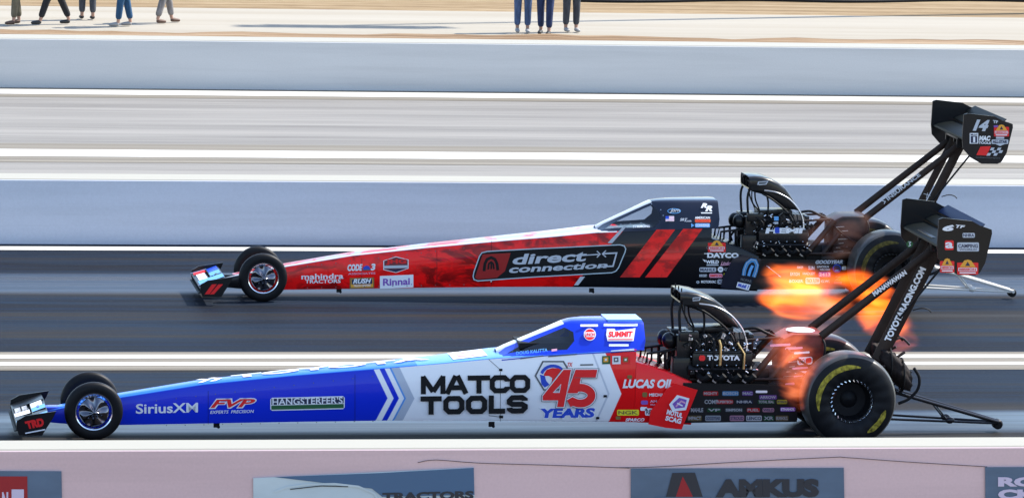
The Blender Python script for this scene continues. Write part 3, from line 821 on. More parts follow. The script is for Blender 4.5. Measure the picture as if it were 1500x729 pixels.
    # ---------------- rear wing
    rw = empty('rear_wing', (8.6, 0, 2.0)); rw.parent = root; ro_ = (8.6, 0, 2.0)
    P['rw'] = (rw, ro_)
    def W_(g, name, m, **k):
        if not far and name in ('endplate', 'wing_plane'):      # this car carries a slightly smaller wing
            g.v = [(8.45+(x-8.45)*.90, y, 1.75+(z-1.75)*.95-.03) for x, y, z in g.v]
        return sub(g, name, m, rw, ro_, **k)
    for s in (-1, 1):
        g = Geo(); g.prism_y(REND, s*.752, s*.770); W_(g, 'endplate', BLACK, smooth=30)
    g = Geo(); aerofoil(g, (8.47,2.065), (8.74,2.135), .05, -.752, .752); W_(g, 'wing_plane', WINGK, smooth=40)
    g = Geo(); aerofoil(g, (8.73,2.155), (8.89,2.225), .03, -.752, .752); W_(g, 'wing_plane', WINGK, smooth=40)
    g = Geo(); aerofoil(g, (8.885,2.24), (9.00,2.32), .022, -.752, .752); W_(g, 'wing_plane', WINGK if far else mat('wing_blue_flap', (.006,.014,.045), .5, spec=.08), smooth=40)
    g = Geo(); g.box((8.62,0,2.04),(.22,.62,.05)); g.box((8.58,-.27,1.98),(.14,.03,.14)); g.box((8.58,.27,1.98),(.14,.03,.14)); g.box((8.62,0,2.0),(.16,.03,.10)); W_(g, 'wing_mount', BLACK, bevel=.006)
    g = Geo()
    for y in (-.15,.1,.3): g.box((8.60,y,1.985),(.04,.05,.02))
    W_(g, 'mount_bolt', STEEL)
    def strut(a, b, chord, name, mm=None):
        g = Geo(); a = Vector(a); b = Vector(b); d = (b-a).normalized(); yv = Vector((0,1,0)); c = d.cross(yv).normalized()
        sec = [(-.5,0),(-.3,.5),(.1,.5),(.5,.05),(.5,-.05),(.1,-.5),(-.3,-.5)]
        g.loft([[p+c*(u*chord)+yv*(v*.028) for u, v in sec] for p in (a, b)])
        return W_(g, name, mm or BROWN, smooth=40)
    ch = (.085, .15) if not far else (.085, .115)
    for s in (-1, 1):
        strut((7.40, s*.25, 1.035), (8.54, s*.25, 1.93), ch[0], 'diagonal_strut')
        strut((8.02, s*.20, .78), (8.61, s*.20, 2.0), ch[1] if s < 0 else ch[1]*.8, 'upright_strut')
        g = Geo(); g.tube([(8.22,s*.24,1.22),(8.64,s*.52,1.88)], .012, 8); W_(g, 'stay_rod', MATTE)
    g = Geo(); g.tube([(8.36,-.22,1.30),(8.45,-.23,1.325),(8.52,-.235,1.31),(8.55,-.24,1.28)], .006, 6, smooth=3); W_(g, 'brake_line', MATTE)
    # ---------------- parachute packs, wheelie bar
    NYL = bpy.data.materials.get('nylon_pack') or mat('nylon_pack', (.016,.011,.010), .7, var=.6, vscale=(14,14,14), bump=.5, spec=.2)
    for s in (-1, 1):
        g = Geo(); rr = []; NU = 28
        for i in range(17):
            t = i/16; x = 8.04+.34*t; r = .125*min(1, (math.sin(math.pi*(.06+.90*t))+.08))**.45
            ring_ = []
            for k in range(NU):
                a_ = 2*math.pi*k/NU; ca, sa = math.cos(a_), math.sin(a_); sq = 1/max(abs(ca)**3+abs(sa)**3, .2)**(1/3)
                p = Vector((x*9, ca*1.6+s*3, sa*1.6)); q_ = 1+.20*noise.noise(p)+.10*noise.noise(p*2.7)
                ring_.append((x+.03*noise.noise(p*1.3+Vector((5,0,0))), s*.16+r*.95*ca*sq*q_, .84-.30*t+r*1.12*sa*sq*q_))
            rr.append(ring_)
        g.loft(rr); pk = g.build('parachute_pack', NYL, root, 70)
        for t in (.3, .7):
            x = 8.04+.34*t; g = Geo(); c_ = .84-.30*t
            g.tube([(x, s*.16+.145*math.cos(2*math.pi*k/20), c_+.165*math.sin(2*math.pi*k/20)) for k in range(21)], .010, 6); g.build('pack_strap', MATTE, pk)
        g = Geo(); g.tube([(8.20,s*.15,.98),(8.28,s*.13,1.0),(8.36,s*.15,.93)], .012, 6, smooth=4); g.build('pack_strap', BROWN, pk)
    g = Geo(); g.tube([(8.40,-.2,.70),(8.46,-.2,.60),(8.45,-.2,.48),(8.36,-.2,.38),(8.25,-.2,.33)], .016, 8, smooth=5); g.tube([(8.38,-.14,.66),(8.33,-.14,.52),(8.27,-.14,.42)], .018, 8, smooth=5)
    g.build('parachute_strap', MATTE, root)
    wb = empty('wheelie_bar', (8.3, 0, .3)); wb.parent = root; wo = (8.3, 0, .3)
    g = Geo()
    for s in (-1, 1):
        g.tube([(7.85,s*.16,.545),(9.36,s*.05,.105)], .019, 10); g.tube([(7.85,s*.16,.175),(9.36,s*.05,.095)], .013, 10)
        g.tube([(8.66,s*.10,.31),(8.80,s*.09,.14)], .009, 8)
    g.ball((8.83,-.09,.135),(.05,.03,.035),10,8); g.ball((8.83,.09,.135),(.05,.03,.035),10,8)
    g.tube([(9.36,-.08,.10),(9.36,.08,.10)], .018, 10); sub(g, 'bar_tube', mat('bar_black', (.03,.03,.032), .25, metal=.7) if not far else mat('bar_pale', (.62,.58,.52), .4), wb, wo)
    g = Geo(); g.lathe_y([(-.05,.0),(-.05,.040),(-.035,.052),(.035,.052),(.05,.040),(.05,0)], 9.36, .08, 20); sub(g, 'bar_wheel', RUBBER, wb, wo)
    return P

def arc3(x, y, z, r, n=18):
    return [(x+.02*math.sin(2*math.pi*i/n), y+r*math.cos(2*math.pi*i/n), z+r*.7*math.sin(2*math.pi*i/n)) for i in range(n+1)]

NP = make_dragster((0,0,0), False, 'near dragster in blue, white and red with large number 45 on its side')
FP = make_dragster((FARX, LANE, 0), True, 'far dragster in red and black with slanted red stripes on its side')

# ------------------------------------------------------------------ decals, near car
S = surf_side(NP['off']); B = NP['body']
Decal(S).text('SiriusXM', 199, 591, 290, 605.5, WHITE, -2, .02).done('sponsor_lettering', B, 'white sponsor name on the blue nose')
d = Decal(S); d.text('FVP', 306, 583.5, 376, 598.5, WHITE, -1.5, .075, .35); d.text('FVP', 308, 585, 374, 597, REDV, -1.5, .03, .35)
d.text('EXPERTS  PRECISION', 308, 601, 372, 605.5, WHITE, -1.5, .01, .2); d.done('sponsor_lettering', B, 'red letters outlined in white on the blue nose')
d = Decal(S); d.rect(396,582,505,601,WHITE,-2.5,2.5); d.rect(397.5,583.5,503.5,592.5,NAVY,-2.5); d.rect(397.5,593.5,503.5,599.5,GREENV,-2.5)
d.text("HANGSTERFER'S", 399, 583, 502, 593, WHITE, -2.5, .015); d.done('sponsor_lettering', B, 'white sponsor name on a dark green strip')
# big wide letters
d = Decal(S)
def wide(ch, x, y, w_, h, t):
    a, b = x+t/2, x+w_-t/2; c, e = y+t/2, y+h-t/2; q = min(w_, h)*.17
    if ch == 'M': ps = [([(a,y+h),(a,y)],0), ([(b,y+h),(b,y)],0), ([(a-t*.1,y+t*.1),((a+b)/2,y+h*.86)],0), ([((a+b)/2,y+h*.86),(b+t*.1,y+t*.1)],0)]
    elif ch == 'A': ps = [([(x+t*.4,y+h),((a+b)/2-t*.15,y)],0), ([(x+w_-t*.4,y+h),((a+b)/2+t*.15,y)],0), ([(a+w_*.1,y+h*.66),(b-w_*.1,y+h*.66)],0)]
    elif ch == 'T': ps = [([(x,c),(x+w_,c)],0), ([((a+b)/2,y+t*.6),((a+b)/2,y+h)],0)]
    elif ch == 'O': ps = [([(a+q,c),(b-q,c),(b,c+q),(b,e-q),(b-q,e),(a+q,e),(a,e-q),(a,c+q)],1)]
    elif ch == 'C': ps = [([(b,y+h*.36),(b,c+q),(b-q,c),(a+q,c),(a,c+q),(a,e-q),(a+q,e),(b-q,e),(b,e-q),(b,y+h*.64)],0)]
    elif ch == 'L': ps = [([(a,y),(a,e),(x+w_,e)],0)]
    elif ch == 'S': m_ = (c+e)/2; ps = [([(b,y+h*.30),(b,c+q*.7),(b-q,c),(a+q,c),(a,c+q),(a,m_-q*.6),(a+q,m_),(b-q,m_),(b,m_+q*.6),(b,e-q),(b-q,e),(a+q,e),(a,e-q*.7),(a,y+h*.70)],0)]
    return ps
def word(txt, x0, y0, widths, h, gap, t, outline):
    x = x0
    for c_, w_ in zip(txt, widths):
        for pts, cl in wide(c_, x, y0, w_, h, t):
            n_ = Vector(pts[0])-Vector(pts[1])
            d.strk([(px, py-(px-x0)*.014) for px, py in pts], t*outline, MK, bool(cl))
        x += w_+gap
MK = mat('charcoal_vinyl', (.008,.008,.009), .5, spec=.2)
word('MATCO', 616.5, 550.5, (36,34,33,30,30), 26.5, -.7, 7.4, 1)
word('TOOLS', 616, 580, (31,31,31,24,31), 27, 2.3, 7.6, 1)
d.done('title_lettering', B, 'wide black two-line lettering on the white side')
# hexagon emblem
d = Decal(S); hx = [(783,550),(794.5,528),(826,528),(838,548),(826,571),(796,571.5)]
d.poly(hx, GREY); cx_, cy_ = 810, 550
d.poly([(cx_+(x-cx_)*.9, cy_+(y-cy_)*.9) for x, y in hx], WHITE)
d.strk(arc(810,550.5,17,15,15,-165,16), 4.5, BLUEV); d.poly([(791,548),(793,562),(798,567),(805,563),(800,557),(798,550)], BLUEV)
d.poly([(797,547),(801,541),(809,538.5),(818,539),(826,543),(822,552),(814,562),(808,560),(809,553),(804,550),(797,550)], REDV)
d.done('emblem', B, 'hexagon emblem with a red bird head')
# 45
d = Decal(S); d.layer = 6; q6 = lambda x, y: (760+x/5.357, 510+y/5.357)
Q = lambda L: [q6(*p) for p in L]
out4 = Q([(188,406),(188,372),(352,166),(410,166),(352,458),(300,458),(309,406)])
bowl = Q([(482+88*math.cos(R(a)), 368+62*math.sin(R(a))) for a in range(-120, 137, 12)]+[(392,432)])
top5 = Q([(448,166),(616,166),(604,226),(428,226)]); stem5 = Q([(446,166),(500,166),(462,350),(380,350)])
d.strk(out4, 4.4, GREY, True); d.strk(top5, 4.4, GREY, True); d.strk(stem5, 4.4, GREY, True); d.strk(bowl, 15.6, GREY)
d.strk(out4, 3.0, WHITE, True); d.strk(top5, 3.0, WHITE, True); d.strk(stem5, 3.0, WHITE, True); d.strk(bowl, 14.2, WHITE)
for p in ([(188,372),(352,166),(410,166),(330,280),(272,344),(212,372)], [(410,166),(352,458),(300,458),(330,280)], [(188,372),(214,344),(374,344),(361,406),(188,406)]): d.poly(Q(p), REDV)
d.strk(Q([(272,344),(330,282),(318,344)]), .9, WHITE, True)
d.strk(bowl, 11.4, REDV); d.poly(top5, REDV); d.poly(stem5, REDV); d.strk(Q([(430,228),(604,228)]), .6, GREY)
d.done('number_lettering', B, 'large red number outlined in white')
d = Decal(S); d.text('YEARS', 789.5, 596, 873, 613.5, WHITE, -1, .09, .12); d.text('YEARS', 791.5, 597.8, 871.5, 612, BLUEV, -1, .055, .12); d.done('number_lettering', B, 'blue capital letters below the red number')
d = Decal(S); d.text('7X', 831,530.5,839,537,REDV,-.3,.02,.2); d.rect(850,533,869,535,GREY,-.4); d.done('small_decal', B)
# seams and latches
d = Decal(S); d.strk([(716,526),(733,541),(733,617)], .7, GREY); d.poly([(731,539.5),(736,539.5),(736,543),(731,543)], MATTE); d.poly([(731,608),(737,608),(737,612),(731,612)], MATTE); d.strk([(716,608),(732,610)], .9, GREY)
d.strk([(762,525),(796,520.5)], 1.4, GREY); d.strk([(803,522),(845,518.5)], 1.4, GREY); d.poly([(884,578),(889,578),(889,581.5),(884,581.5)], MATTE); d.poly([(873,610),(878,610),(878,613.5),(873,613.5)], MATTE); d.done('panel_latch', B)
for i, (x0, m0, m1) in enumerate(((882,GREENV,GOLD),(897,WHITE,GREY),(911,REDV,BRONZE))):
    d = Decal(S); d.rect(x0,521,x0+12,533,m0,-.3); d.rect(x0+2,523,x0+9,530,m1,-.3); d.rect(x0+4,525,x0+7,528,WHITE,-.3); d.done('small_decal', B)
Decal(S).text('LUCAS OIL', 912, 555, 986, 568, WHITE, 0, .045, .25).done('sponsor_lettering', B, 'white italic sponsor name on the red panel')
def badge(surf, par, x0, y0, x1, y1, bgm, txt=None, tm=WHITE, sl=0.0, shear=0.0, second=None, bold=.03, nm='sponsor_decal'):
    d = Decal(surf); h = y1-y0
    if bgm: d.rect(x0,y0,x1,y1,bgm,sl,min(1.2,h*.2))
    px = (x1-x0)*.05 if bgm else 0; py = h*.18 if bgm else 0
    if txt:
        if second:
            d.text(txt, x0+px, y0+py, x1-px, y0+h*.6, tm, sl, bold, shear); d.text(second, x0+px*2, y0+h*.68, x1-px*2, y1-py*.6, tm, sl, .01, shear)
        else: d.text(txt, x0+px, y0+py, x1-px, y1-py, tm, sl, bold, shear)
    return d.done(nm, par)
badge(S,B,941,574,948,581,BRONZE); badge(S,B,951,575.5,983,580,None,'MECHANIX',WHITE)
badge(S,B,939,586,949,592,PURP); badge(S,B,952,585.5,976,589,None,'AMALIE',PINK); badge(S,B,953,591,977,593.5,None,'MAC CAM',PINK)
badge(S,B,938,595.5,948,601,WHITE); badge(S,B,945,597.5,973,608,WHITE,'REXALL',GREY)
badge(S,B,904,599.5,936,608,YEL,'NGK',BRONZE); badge(S,B,916,612,944,616.5,None,'SPARCO',WHITE,0,.3)
badge(S,B,919,549,926,554,BRONZE); badge(S,B,902,609,909,614,BRONZE); badge(S,B,953,610,958,614,BRONZE)
FLN = surf_y(NP['off'], -.472); fp = NP['flap-1']
d = Decal(FLN); d.poly([(992,578),(1010,583),(1005,600),(985,602),(980,592)], WHITE); d.poly([(995,582),(1006,585),(1003,596),(989,598),(985,591)], PURP)
d.strk([(990,595),(998,587),(1004,590)], 2.2, PINK); d.strk([(992,590),(1000,594)], 2, WHITE)
d.text('MOTUL',0,0,0,0,WHITE,quad=((976,606),(999,612),(1001,605),(978,599)),bold=.05); d.text('SCAG',0,0,0,0,WHITE,quad=((974,615),(997,620.5),(999,613),(976,608)),bold=.05)
d.done('sponsor_decal', fp, 'white and purple badge on the red flap')
# cowl, near car: lettering on the leaning side
def surf_cowl(off, ztop):
    def f(px, py, d):
        Y = -.33
        for _ in range(8):
            p = hit_y(px, py, Y, off)
            zb = lerp_tab(p.x, [4.05,4.6,5.46], [.83,.87,.93]) if ztop < 1.2 else lerp_tab(p.x, [4.05,4.6,5.46], [.86,.886,.93])
            ze = ztop-.035; wb = hw(p.x)-.006; wr = ridge(p.x)
            t = max(0, min(1.0, (p.z-zb+.012)/(ze-zb+.012))); Y = -(wb+(wr+.035-wb)*(t**1.25))-d-.006
        return (p.x, Y, p.z)
    return f
CN = surf_cowl(NP['off'], 1.19); C = NP['cowl']
badge(CN,C,850,474.5,876,478,WHITE); badge(CN,C,892,503.5,921,507,WHITE); badge(CN,C,884,473.5,934,477.5,WHITE)
d = Decal(CN); d.poly(arc(864,489.5,9,9,0,340,16), WHITE); d.poly(arc(864,489.5,8,8,0,340,16), REDV); d.rect(855.5,486,872.5,493,WHITE); d.text('UNOH',857,487,871.5,492,REDV,0,.03); d.done('sponsor_decal', C, 'round red and white badge on the blue cowl')
d = Decal(CN); d.poly([(889,481),(900,481),(902,484),(926,481),(931,480),(928,499),(890,499),(888,490)], WHITE); d.text('SUMMIT',891,485,927,493.5,REDV,-.5,.05,.15); d.rect(891,496,927,497.3,REDV); d.done('sponsor_decal', C, 'white badge with red letters on the blue cowl')
d = Decal(CN); d.text('DOUG KALITTA',756,514.5,802,519.5,SKYV,-5,.02); d.poly([(808,511),(816,510.2),(816,513.4),(808,514.4)], PINK); d.done('name_lettering', C)
d = Decal(S); d.strk([(735,527),(800,520.5),(932,513.5)], 1.6, BLUEV); d.done('pinstripe', B)
d = Decal(surf_cowl(NP['off'],1.19)); d.strk([(895,514.5),(929,511.5)], 3.2, WHITE); d.strk([(895,516.6),(929,513.6)], .8, MATTE); d.done('pinstripe', C)
# deck lettering lies on the nose top
DK = Geo(); dm = [WHITE, PINK, NAVY, SKYV]
tabN = body_tables(False)
def zdeck(x, y):
    zs_ = lerp_tab(x,[t[0] for t in tabN],[t[2] for t in tabN]); zt_ = lerp_tab(x,[t[0] for t in tabN],[t[3] for t in tabN]); w_ = hw(x)
    return lerp_tab(abs(y)/w_, [0,.36,.72,.92,1], [zt_, zs_+(zt_-zs_)*.88, zs_+(zt_-zs_)*.5, zs_, zs_-.01])+.006
def deck_text(t, x0, x1, m, yw):
    vs, fs = text2d(t, .04, .0)
    DK.add([(x0+(x1-x0)*u, -yw+2*yw*v, zdeck(x0+(x1-x0)*u, -yw+2*yw*v)+.003) for u, v in vs], fs, m)
deck_text('TOYOTA', 1.40, 3.40, 0, .085)
for k in range(10):
    a = 3.62+.035*k; DK.add([(a, -.2, zdeck(a,-.2)), (a+.035, -.2, zdeck(a+.035,-.2)), (a+.035, 0, zdeck(a+.035,0)), (a, 0, zdeck(a,0)), (a+.035,.2,zdeck(a+.035,.2)), (a,.2,zdeck(a,.2))], [(0,1,2,3),(3,2,4,5)], 0)
deck_text('07', 3.68, 3.93, 1, .14)
for k in range(2):
    x = 1.05+.12*k; DK.add([(x, -.1, zdeck(x,-.1)),(x+.06, -.1, zdeck(x+.06,-.1)),(x+.14,0,zdeck(x+.14,0)),(x+.08,0,zdeck(x+.08,0)),(x+.06,.1,zdeck(x+.06,.1)),(x,.1,zdeck(x,.1))], [(0,1,2,3),(3,2,4,5)], 0)
DK.build('deck_lettering', dm, B, 0, fixn=False)
# engine lettering, side panel badges, endplates, struts: near
VN = surf_y(NP['off'], -.384)
d = Decal(VN); d.text('TOYOTA',1036,520,1084,527.5,WHITE,0,.05); d.rect(1024,520,1033,528,REDV,0,2); d.done('cover_lettering', NP['root'], 'white letters on the black valve cover')
DIMW = mat('dusty_white_vinyl', (.30,.30,.32), .5)  # darker vinyl copies: the side panel's shade is put into their colour
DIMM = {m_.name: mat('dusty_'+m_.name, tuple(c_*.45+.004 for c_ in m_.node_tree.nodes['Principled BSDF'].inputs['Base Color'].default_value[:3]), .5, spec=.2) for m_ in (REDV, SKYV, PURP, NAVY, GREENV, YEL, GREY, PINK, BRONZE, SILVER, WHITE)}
PN = surf_y(NP['off'], -.404); pn = NP['panel-1']
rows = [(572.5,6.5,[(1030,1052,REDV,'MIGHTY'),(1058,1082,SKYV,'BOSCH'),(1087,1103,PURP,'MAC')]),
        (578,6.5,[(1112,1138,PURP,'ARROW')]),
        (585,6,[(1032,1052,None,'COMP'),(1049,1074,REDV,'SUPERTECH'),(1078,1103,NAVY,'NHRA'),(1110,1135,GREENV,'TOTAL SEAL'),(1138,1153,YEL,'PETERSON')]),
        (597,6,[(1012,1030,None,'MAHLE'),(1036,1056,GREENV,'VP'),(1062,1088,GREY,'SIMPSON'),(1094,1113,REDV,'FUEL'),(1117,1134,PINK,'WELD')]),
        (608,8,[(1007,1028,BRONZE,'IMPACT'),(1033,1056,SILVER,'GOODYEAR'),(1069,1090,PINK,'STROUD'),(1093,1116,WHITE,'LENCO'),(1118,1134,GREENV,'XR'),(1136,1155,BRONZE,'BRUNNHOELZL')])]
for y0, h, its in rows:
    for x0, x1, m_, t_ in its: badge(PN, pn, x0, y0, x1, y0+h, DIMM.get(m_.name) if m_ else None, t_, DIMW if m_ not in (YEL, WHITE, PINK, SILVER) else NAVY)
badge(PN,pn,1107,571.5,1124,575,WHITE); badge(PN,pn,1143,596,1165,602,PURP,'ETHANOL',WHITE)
EN = surf_y(NP['off'], -.771); rw, ro_ = NP['rw']
def shift(o, par, oo):
    for v in o.data.vertices: v.co -= Vector(oo)
    o.parent = par; return o
d = Decal(EN); d.text('6',1380.5,328.5,1398,338,WHITE,1,.06,.3); d.text('TF',1400,329,1414,333.5,WHITE,1,.04,.3); shift(d.done('number_lettering', None), rw, ro_)
def eb(x0,y0,x1,y1,bgm,txt=None,tm=WHITE,sl=0.,second=None,par=(rw,ro_),sf=EN):
    o = badge(sf, None, x0,y0,x1,y1,bgm,txt,tm,sl,0,second); return shift(o, *par)
eb(1410,341,1428,348,SILVER,'NHRA',NAVY); eb(1384,352,1397,366,REDV,'a',WHITE); eb(1402,355,1434,368,SILVER,'CAMPING',NAVY,0,'WORLD')
def mission(sf, x0, y0, x1, y1, par):
    d = Decal(sf); h = y1-y0; w_ = x1-x0
    d.rect(x0,y0+h*.2,x1,y1,REDV,0,.8); cx = (x0+x1)/2
    d.poly([(x0+w_*.12,y0+h*.5),(cx-w_*.16,y0+h*.06),(cx,y0),(cx+w_*.16,y0+h*.06),(x1-w_*.12,y0+h*.5)], GOLD)
    d.poly([(cx-w_*.12,y0+h*.42),(cx,y0+h*.14),(cx+w_*.12,y0+h*.42)], NAVY)
    d.rect(x0+w_*.06,y0+h*.55,x1-w_*.06,y0+h*.76,WHITE); d.text('MISSION',x0+w_*.10,y0+h*.58,x1-w_*.10,y0+h*.73,REDV,0,.05)
    d.rect(x0+w_*.12,y0+h*.84,x1-w_*.12,y0+h*.92,WHITE)
    return shift(d.done('sponsor_decal', None), *par)
mission(EN,1377,378,1398,399,(rw,ro_)); mission(EN,1402,380,1433,402,(rw,ro_))
d = Decal(surf_y(NP['off'], -.216))
d.text('TOYOTARACING.COM',0,0,0,0,WHITE,quad=((1304,501),(1357,394),(1348,390),(1295,497)),bold=.05); shift(d.done('strut_lettering', None), rw, ro_)
d = Decal(surf_y(NP['off'], -.266)); d.text('MANAWAWAN',0,0,0,0,WHITE,quad=((1281,434),(1329,401),(1325,395),(1277,428)),bold=.05); shift(d.done('strut_lettering', None), rw, ro_)
d = Decal(surf_y(NP['off'], -.266)); d.poly(arc(1332.5,357.5,5,5,0,340,12), GREENV); d.strk([(1331,354.5),(1334,354.5),(1332,357),(1334,359),(1331,360.5)],1,WHITE); shift(d.done('small_decal', None), rw, ro_)
# front wing marks near
fw, fo = NP['fw']
FN = surf_y(NP['off'], -.604)
d = Decal(FN); d.text('TRD',0,0,0,0,REDV,quad=((40,628),(65,623.5),(63,611),(36,617)),bold=.07); d.strk([(37,634),(66,628.5)],1.8,WHITE); shift(d.done('wing_lettering', None), fw, fo)
g = Geo()
def wq(y0,y1,x0,x1,m):
    zf = lambda x: lerp_tab(x,[-.78,-.62,-.605,-.46],[.19,.238,.245,.30])+.014
    g.add([(x0,y0,zf(x0)),(x1,y0,zf(x1)),(x1,y1,zf(x1)),(x0,y1,zf(x0))],[(0,1,2,3)],m)
wq(.30,.585,-.77,-.47,1); wq(.02,.30,-.77,-.63,2); wq(.05,.28,-.755,-.70,0); wq(.05,.28,-.685,-.635,0); wq(-.18,.02,-.77,-.62,0); wq(-.18,.02,-.60,-.47,3); wq(-.58,-.40,-.77,-.47,3); wq(.03,.28,-.60,-.49,0)
shift(g.build('wing_lettering', [WHITE, BLACK, MATTE, SKYV], None, 0, fixn=False), fw, fo)
# rear cowl marks near
RC = surf_y(NP['off'], -.268)
for i_, (x0_, y0_, x1_, y1_, m_) in enumerate(((1128,504,1158,507.5,PINK),(1150,509,1176,512,PINK),(1163,515.5,1186,518.5,WHITE),(1160,538,1184,541,PINK),(1164,544,1186,547,WHITE),(1162,550,1180,552,PINK),(1150,561,1164,565,PINK))):
    d = Decal(RC); d.rect(x0_, y0_, x1_, y1_, m_, -1.5, 1); d.done('cowl_highlight_print', NP['rcowl'])  # white and pink printed bars that also paint in the cowl's highlights
d = Decal(RC); d.rect(1168,523,1190,534,WHITE,-1,2); d.rect(1180,524,1189,532,REDV,-1,2); d.text('GO',1170,525,1179,532,REDV); d.done('sponsor_decal', NP['rcowl'])
g = Geo(); g.ball((7.24,0,1.06),(.15,.16,.022),16,8); g.build('clutch_vent', mat('vent_white', (.75,.76,.8), .3, coat=.5), NP['rcowl'])

# ------------------------------------------------------------------ decals, far car
S = surf_side(FP['off']); B = FP['body']
d = Decal(S); d.text('mahindra',441.5,401,503,409,WHITE,-1,.02); d.text('TRACTORS',447,409.5,499,415,WHITE,-1,.02); d.done('sponsor_lettering', B, 'white two-line sponsor name on the red nose')
d = Decal(S); d.text('CODE',509,387,531,397,WHITE,-.6,.05,.15); d.text('3',543,386,550,396,WHITE,-.3,.05,.15); d.poly([(531,396),(533,390.5),(537,388.5),(541,390),(543,395.5)],BLUEV); d.rect(531.5,394.5,543,396,GREY,-.3); d.text('ASSOCIATES',510,399.5,550,402.3,PINK,-1,.02); d.done('sponsor_lettering', B, 'white sponsor name with a blue beacon')
d = Decal(S); hx = [(561.5,381.5),(580,375.5),(598.5,380),(598.5,393),(580,399.5),(561.5,395)]
d.poly(hx, WHITE); d.poly([(580+(x-580)*.93, 387.5+(y-387.5)*.92) for x, y in hx], mat('maroon_vinyl', (.16,.02,.03), .4)); d.text('JHG',565,379.5,595.5,388,REDV,-.5,.05); d.rect(562.5,389,598,393,SILVER,-.8); d.poly([(566,394.5),(594,393.5),(580,398)],NAVY); d.done('sponsor_decal', B, 'hexagon badge on the red nose')
d = Decal(S); d.rect(512.5,407,548,422.5,BRONZE,-1); d.rect(514,408.5,546.5,421,GOLD,-1); d.rect(515,409,545.5,416.5,NAVY,-1); d.text('RUSH',517,408.2,544,415.5,WHITE,-1,.04,.3); d.text('TRUCK CENTERS',518,417,543,420,WHITE,-1,.02); d.done('sponsor_decal', B, 'gold badge with white italic letters')
d = Decal(S); d.rect(556.5,404,605.5,422.5,WHITE,-2); d.text('Rinnai',561,408,600.5,418.5,PURP,-1.7,.03); d.rect(602,415.5,603.3,417,PURP); d.done('sponsor_decal', B, 'white rectangle with dark letters')
# boxed title
d = Decal(S)
q = lambda x, y: (640+x/5, 320+y/5)
box = [q(330,250),q(370,240),q(700,222),q(1340,192),q(1372,200),q(1383,222),q(1378,245),q(1330,360),q(1310,385),q(1280,396),q(700,428),q(300,456),q(272,446),q(265,425),q(270,395),q(312,275)]
d.poly(box, NAVY if False else MATTE)
d.poly([q(335,262),q(540,252),q(498,385),q(440,432),q(300,446),q(280,430)], mat('deep_red_vinyl', (.32,.006,.006), .35))
d.strk([q(345,385),q(352,330),q(368,298),q(398,285),q(425,298),q(440,330),q(446,378)], 4.2, MATTE); d.strk([q(375,372),q(380,330),q(398,318),q(412,330),q(418,370)], 2.6, MATTE); d.strk([q(398,318),q(398,370)], 2.4, MATTE)
d.strk(box, 1.5, mat('silver_blue_vinyl', (.45,.55,.60), .35), True)
d.text('direct',0,0,0,0,SILVER,quad=(q(545,340),q(1085,312),q(1112,232),q(570,262)),bold=.03)
d.text('connection',0,0,0,0,SILVER,quad=(q(522,400),q(1240,362),q(1262,318),q(540,345)),bold=.03)
d.strk([q(1085,268),q(1185,262)], 1.6, SILVER); d.strk([q(1172,238),q(1195,260),q(1172,284)], 1.5, SILVER); d.strk([q(1238,234),q(1212,258),q(1238,282)], 1.5, SILVER)
d.strk([q(1215,257),q(1316,252),q(1290,348),q(1195,353)], 2.2, SILVER)
d.done('title_lettering', B, 'boxed silver two-line lettering on black')
for pts in ([(914,330.5),(918.5,330.5),(897,355.8),(890,355.8)], [(850,405),(857,405),(847,417.5),(841,417.5)]):
    d = Decal(S); d.poly(pts, SILVER); d.done('silver_slash', B)
def m_stripe():
    m = mat('mottled_red_vinyl', (.66,.006,.006), .35, coat=.5); n = NT(m); (x,y,z), v = n.xyz()
    k = n.noise(v, (3.2,1.0,7), 5, .6, .8)
    n._in(m.node_tree.nodes['Principled BSDF'].inputs['Base Color'], n.mix(n.step(k,.55,.07), (.98,.006,.005), (.46,.003,.003))); return m
STRIPE = m_stripe()
for pts in ([(962,336),(989,336),(937,406),(908,406)], [(1001,335),(1029,335),(977,406),(945,406)]):
    d = Decal(S); d.poly(pts, STRIPE); d.done('red_stripe', B)
d = Decal(S); d.strk([(720,352),(720,418)], .5, MATTE); d.poly([(719,377.4),(720.6,377.4),(720.6,379),(719,379)],WHITE); d.poly([(718.6,411),(720.4,411),(720.4,412.7),(718.6,412.7)],WHITE); d.strk([(876,335),(876,418)],.4,BLACK); d.done('panel_seam', B)
CF = surf_cowl(FP['off'], 1.245); C = FP['cowl']
d = Decal(CF); d.text('R',1026.5,297.5,1036,304.5,WHITE,0,.06,.3); d.text('R',1033,301,1043.5,309.5,WHITE,0,.06,.3); d.rect(1027,311,1043,312.6,WHITE); d.done('sponsor_decal', C, 'white overlapping letters on the dark cowl')
badge(CF,C,1018,317,1040,320.5,None,'AMERICAN',WHITE); badge(CF,C,1018,321,1041,325.8,ORANGE,'RAMRODDER',REDV); badge(CF,C,1018,327,1040,333,SKYV,'CONVERGE',WHITE)
d = Decal(CF); d.poly([(1012.5,327),(1017,330),(1012.5,333)],SKYV); d.done('small_decal', C)
d = Decal(CF); d.rect(975,316.5,987.5,324,WHITE); d.rect(975,316.5,980,320.5,BLUEV)
for k in range(3): d.rect(980 if k < 2 else 975,317.2+2.4*k,987.5,318.4+2.4*k,PINK)
d.done('flag_decal', C, 'small flag on the dark cowl')
d = Decal(CF); d.strk([(987.5+9.5*math.cos(R(a)), 309+3.4*math.sin(R(a))) for a in range(0,360,24)], .7, SKYV, True); d.text('Jorn',981,305,996,312,SILVER,0,.01,.4); d.done('small_decal', C)
d = Decal(CF); d.text('SRT',996,319.5,1007,323.5,SILVER,0,.03,.3); d.text('POWER',1003,322.5,1013,325,SILVER,0,.02); d.done('small_decal', C)
d = Decal(CF); d.text('STMMONS',927,330,952,333.5,WHITE,-.6,.02); d.done('name_lettering', C)
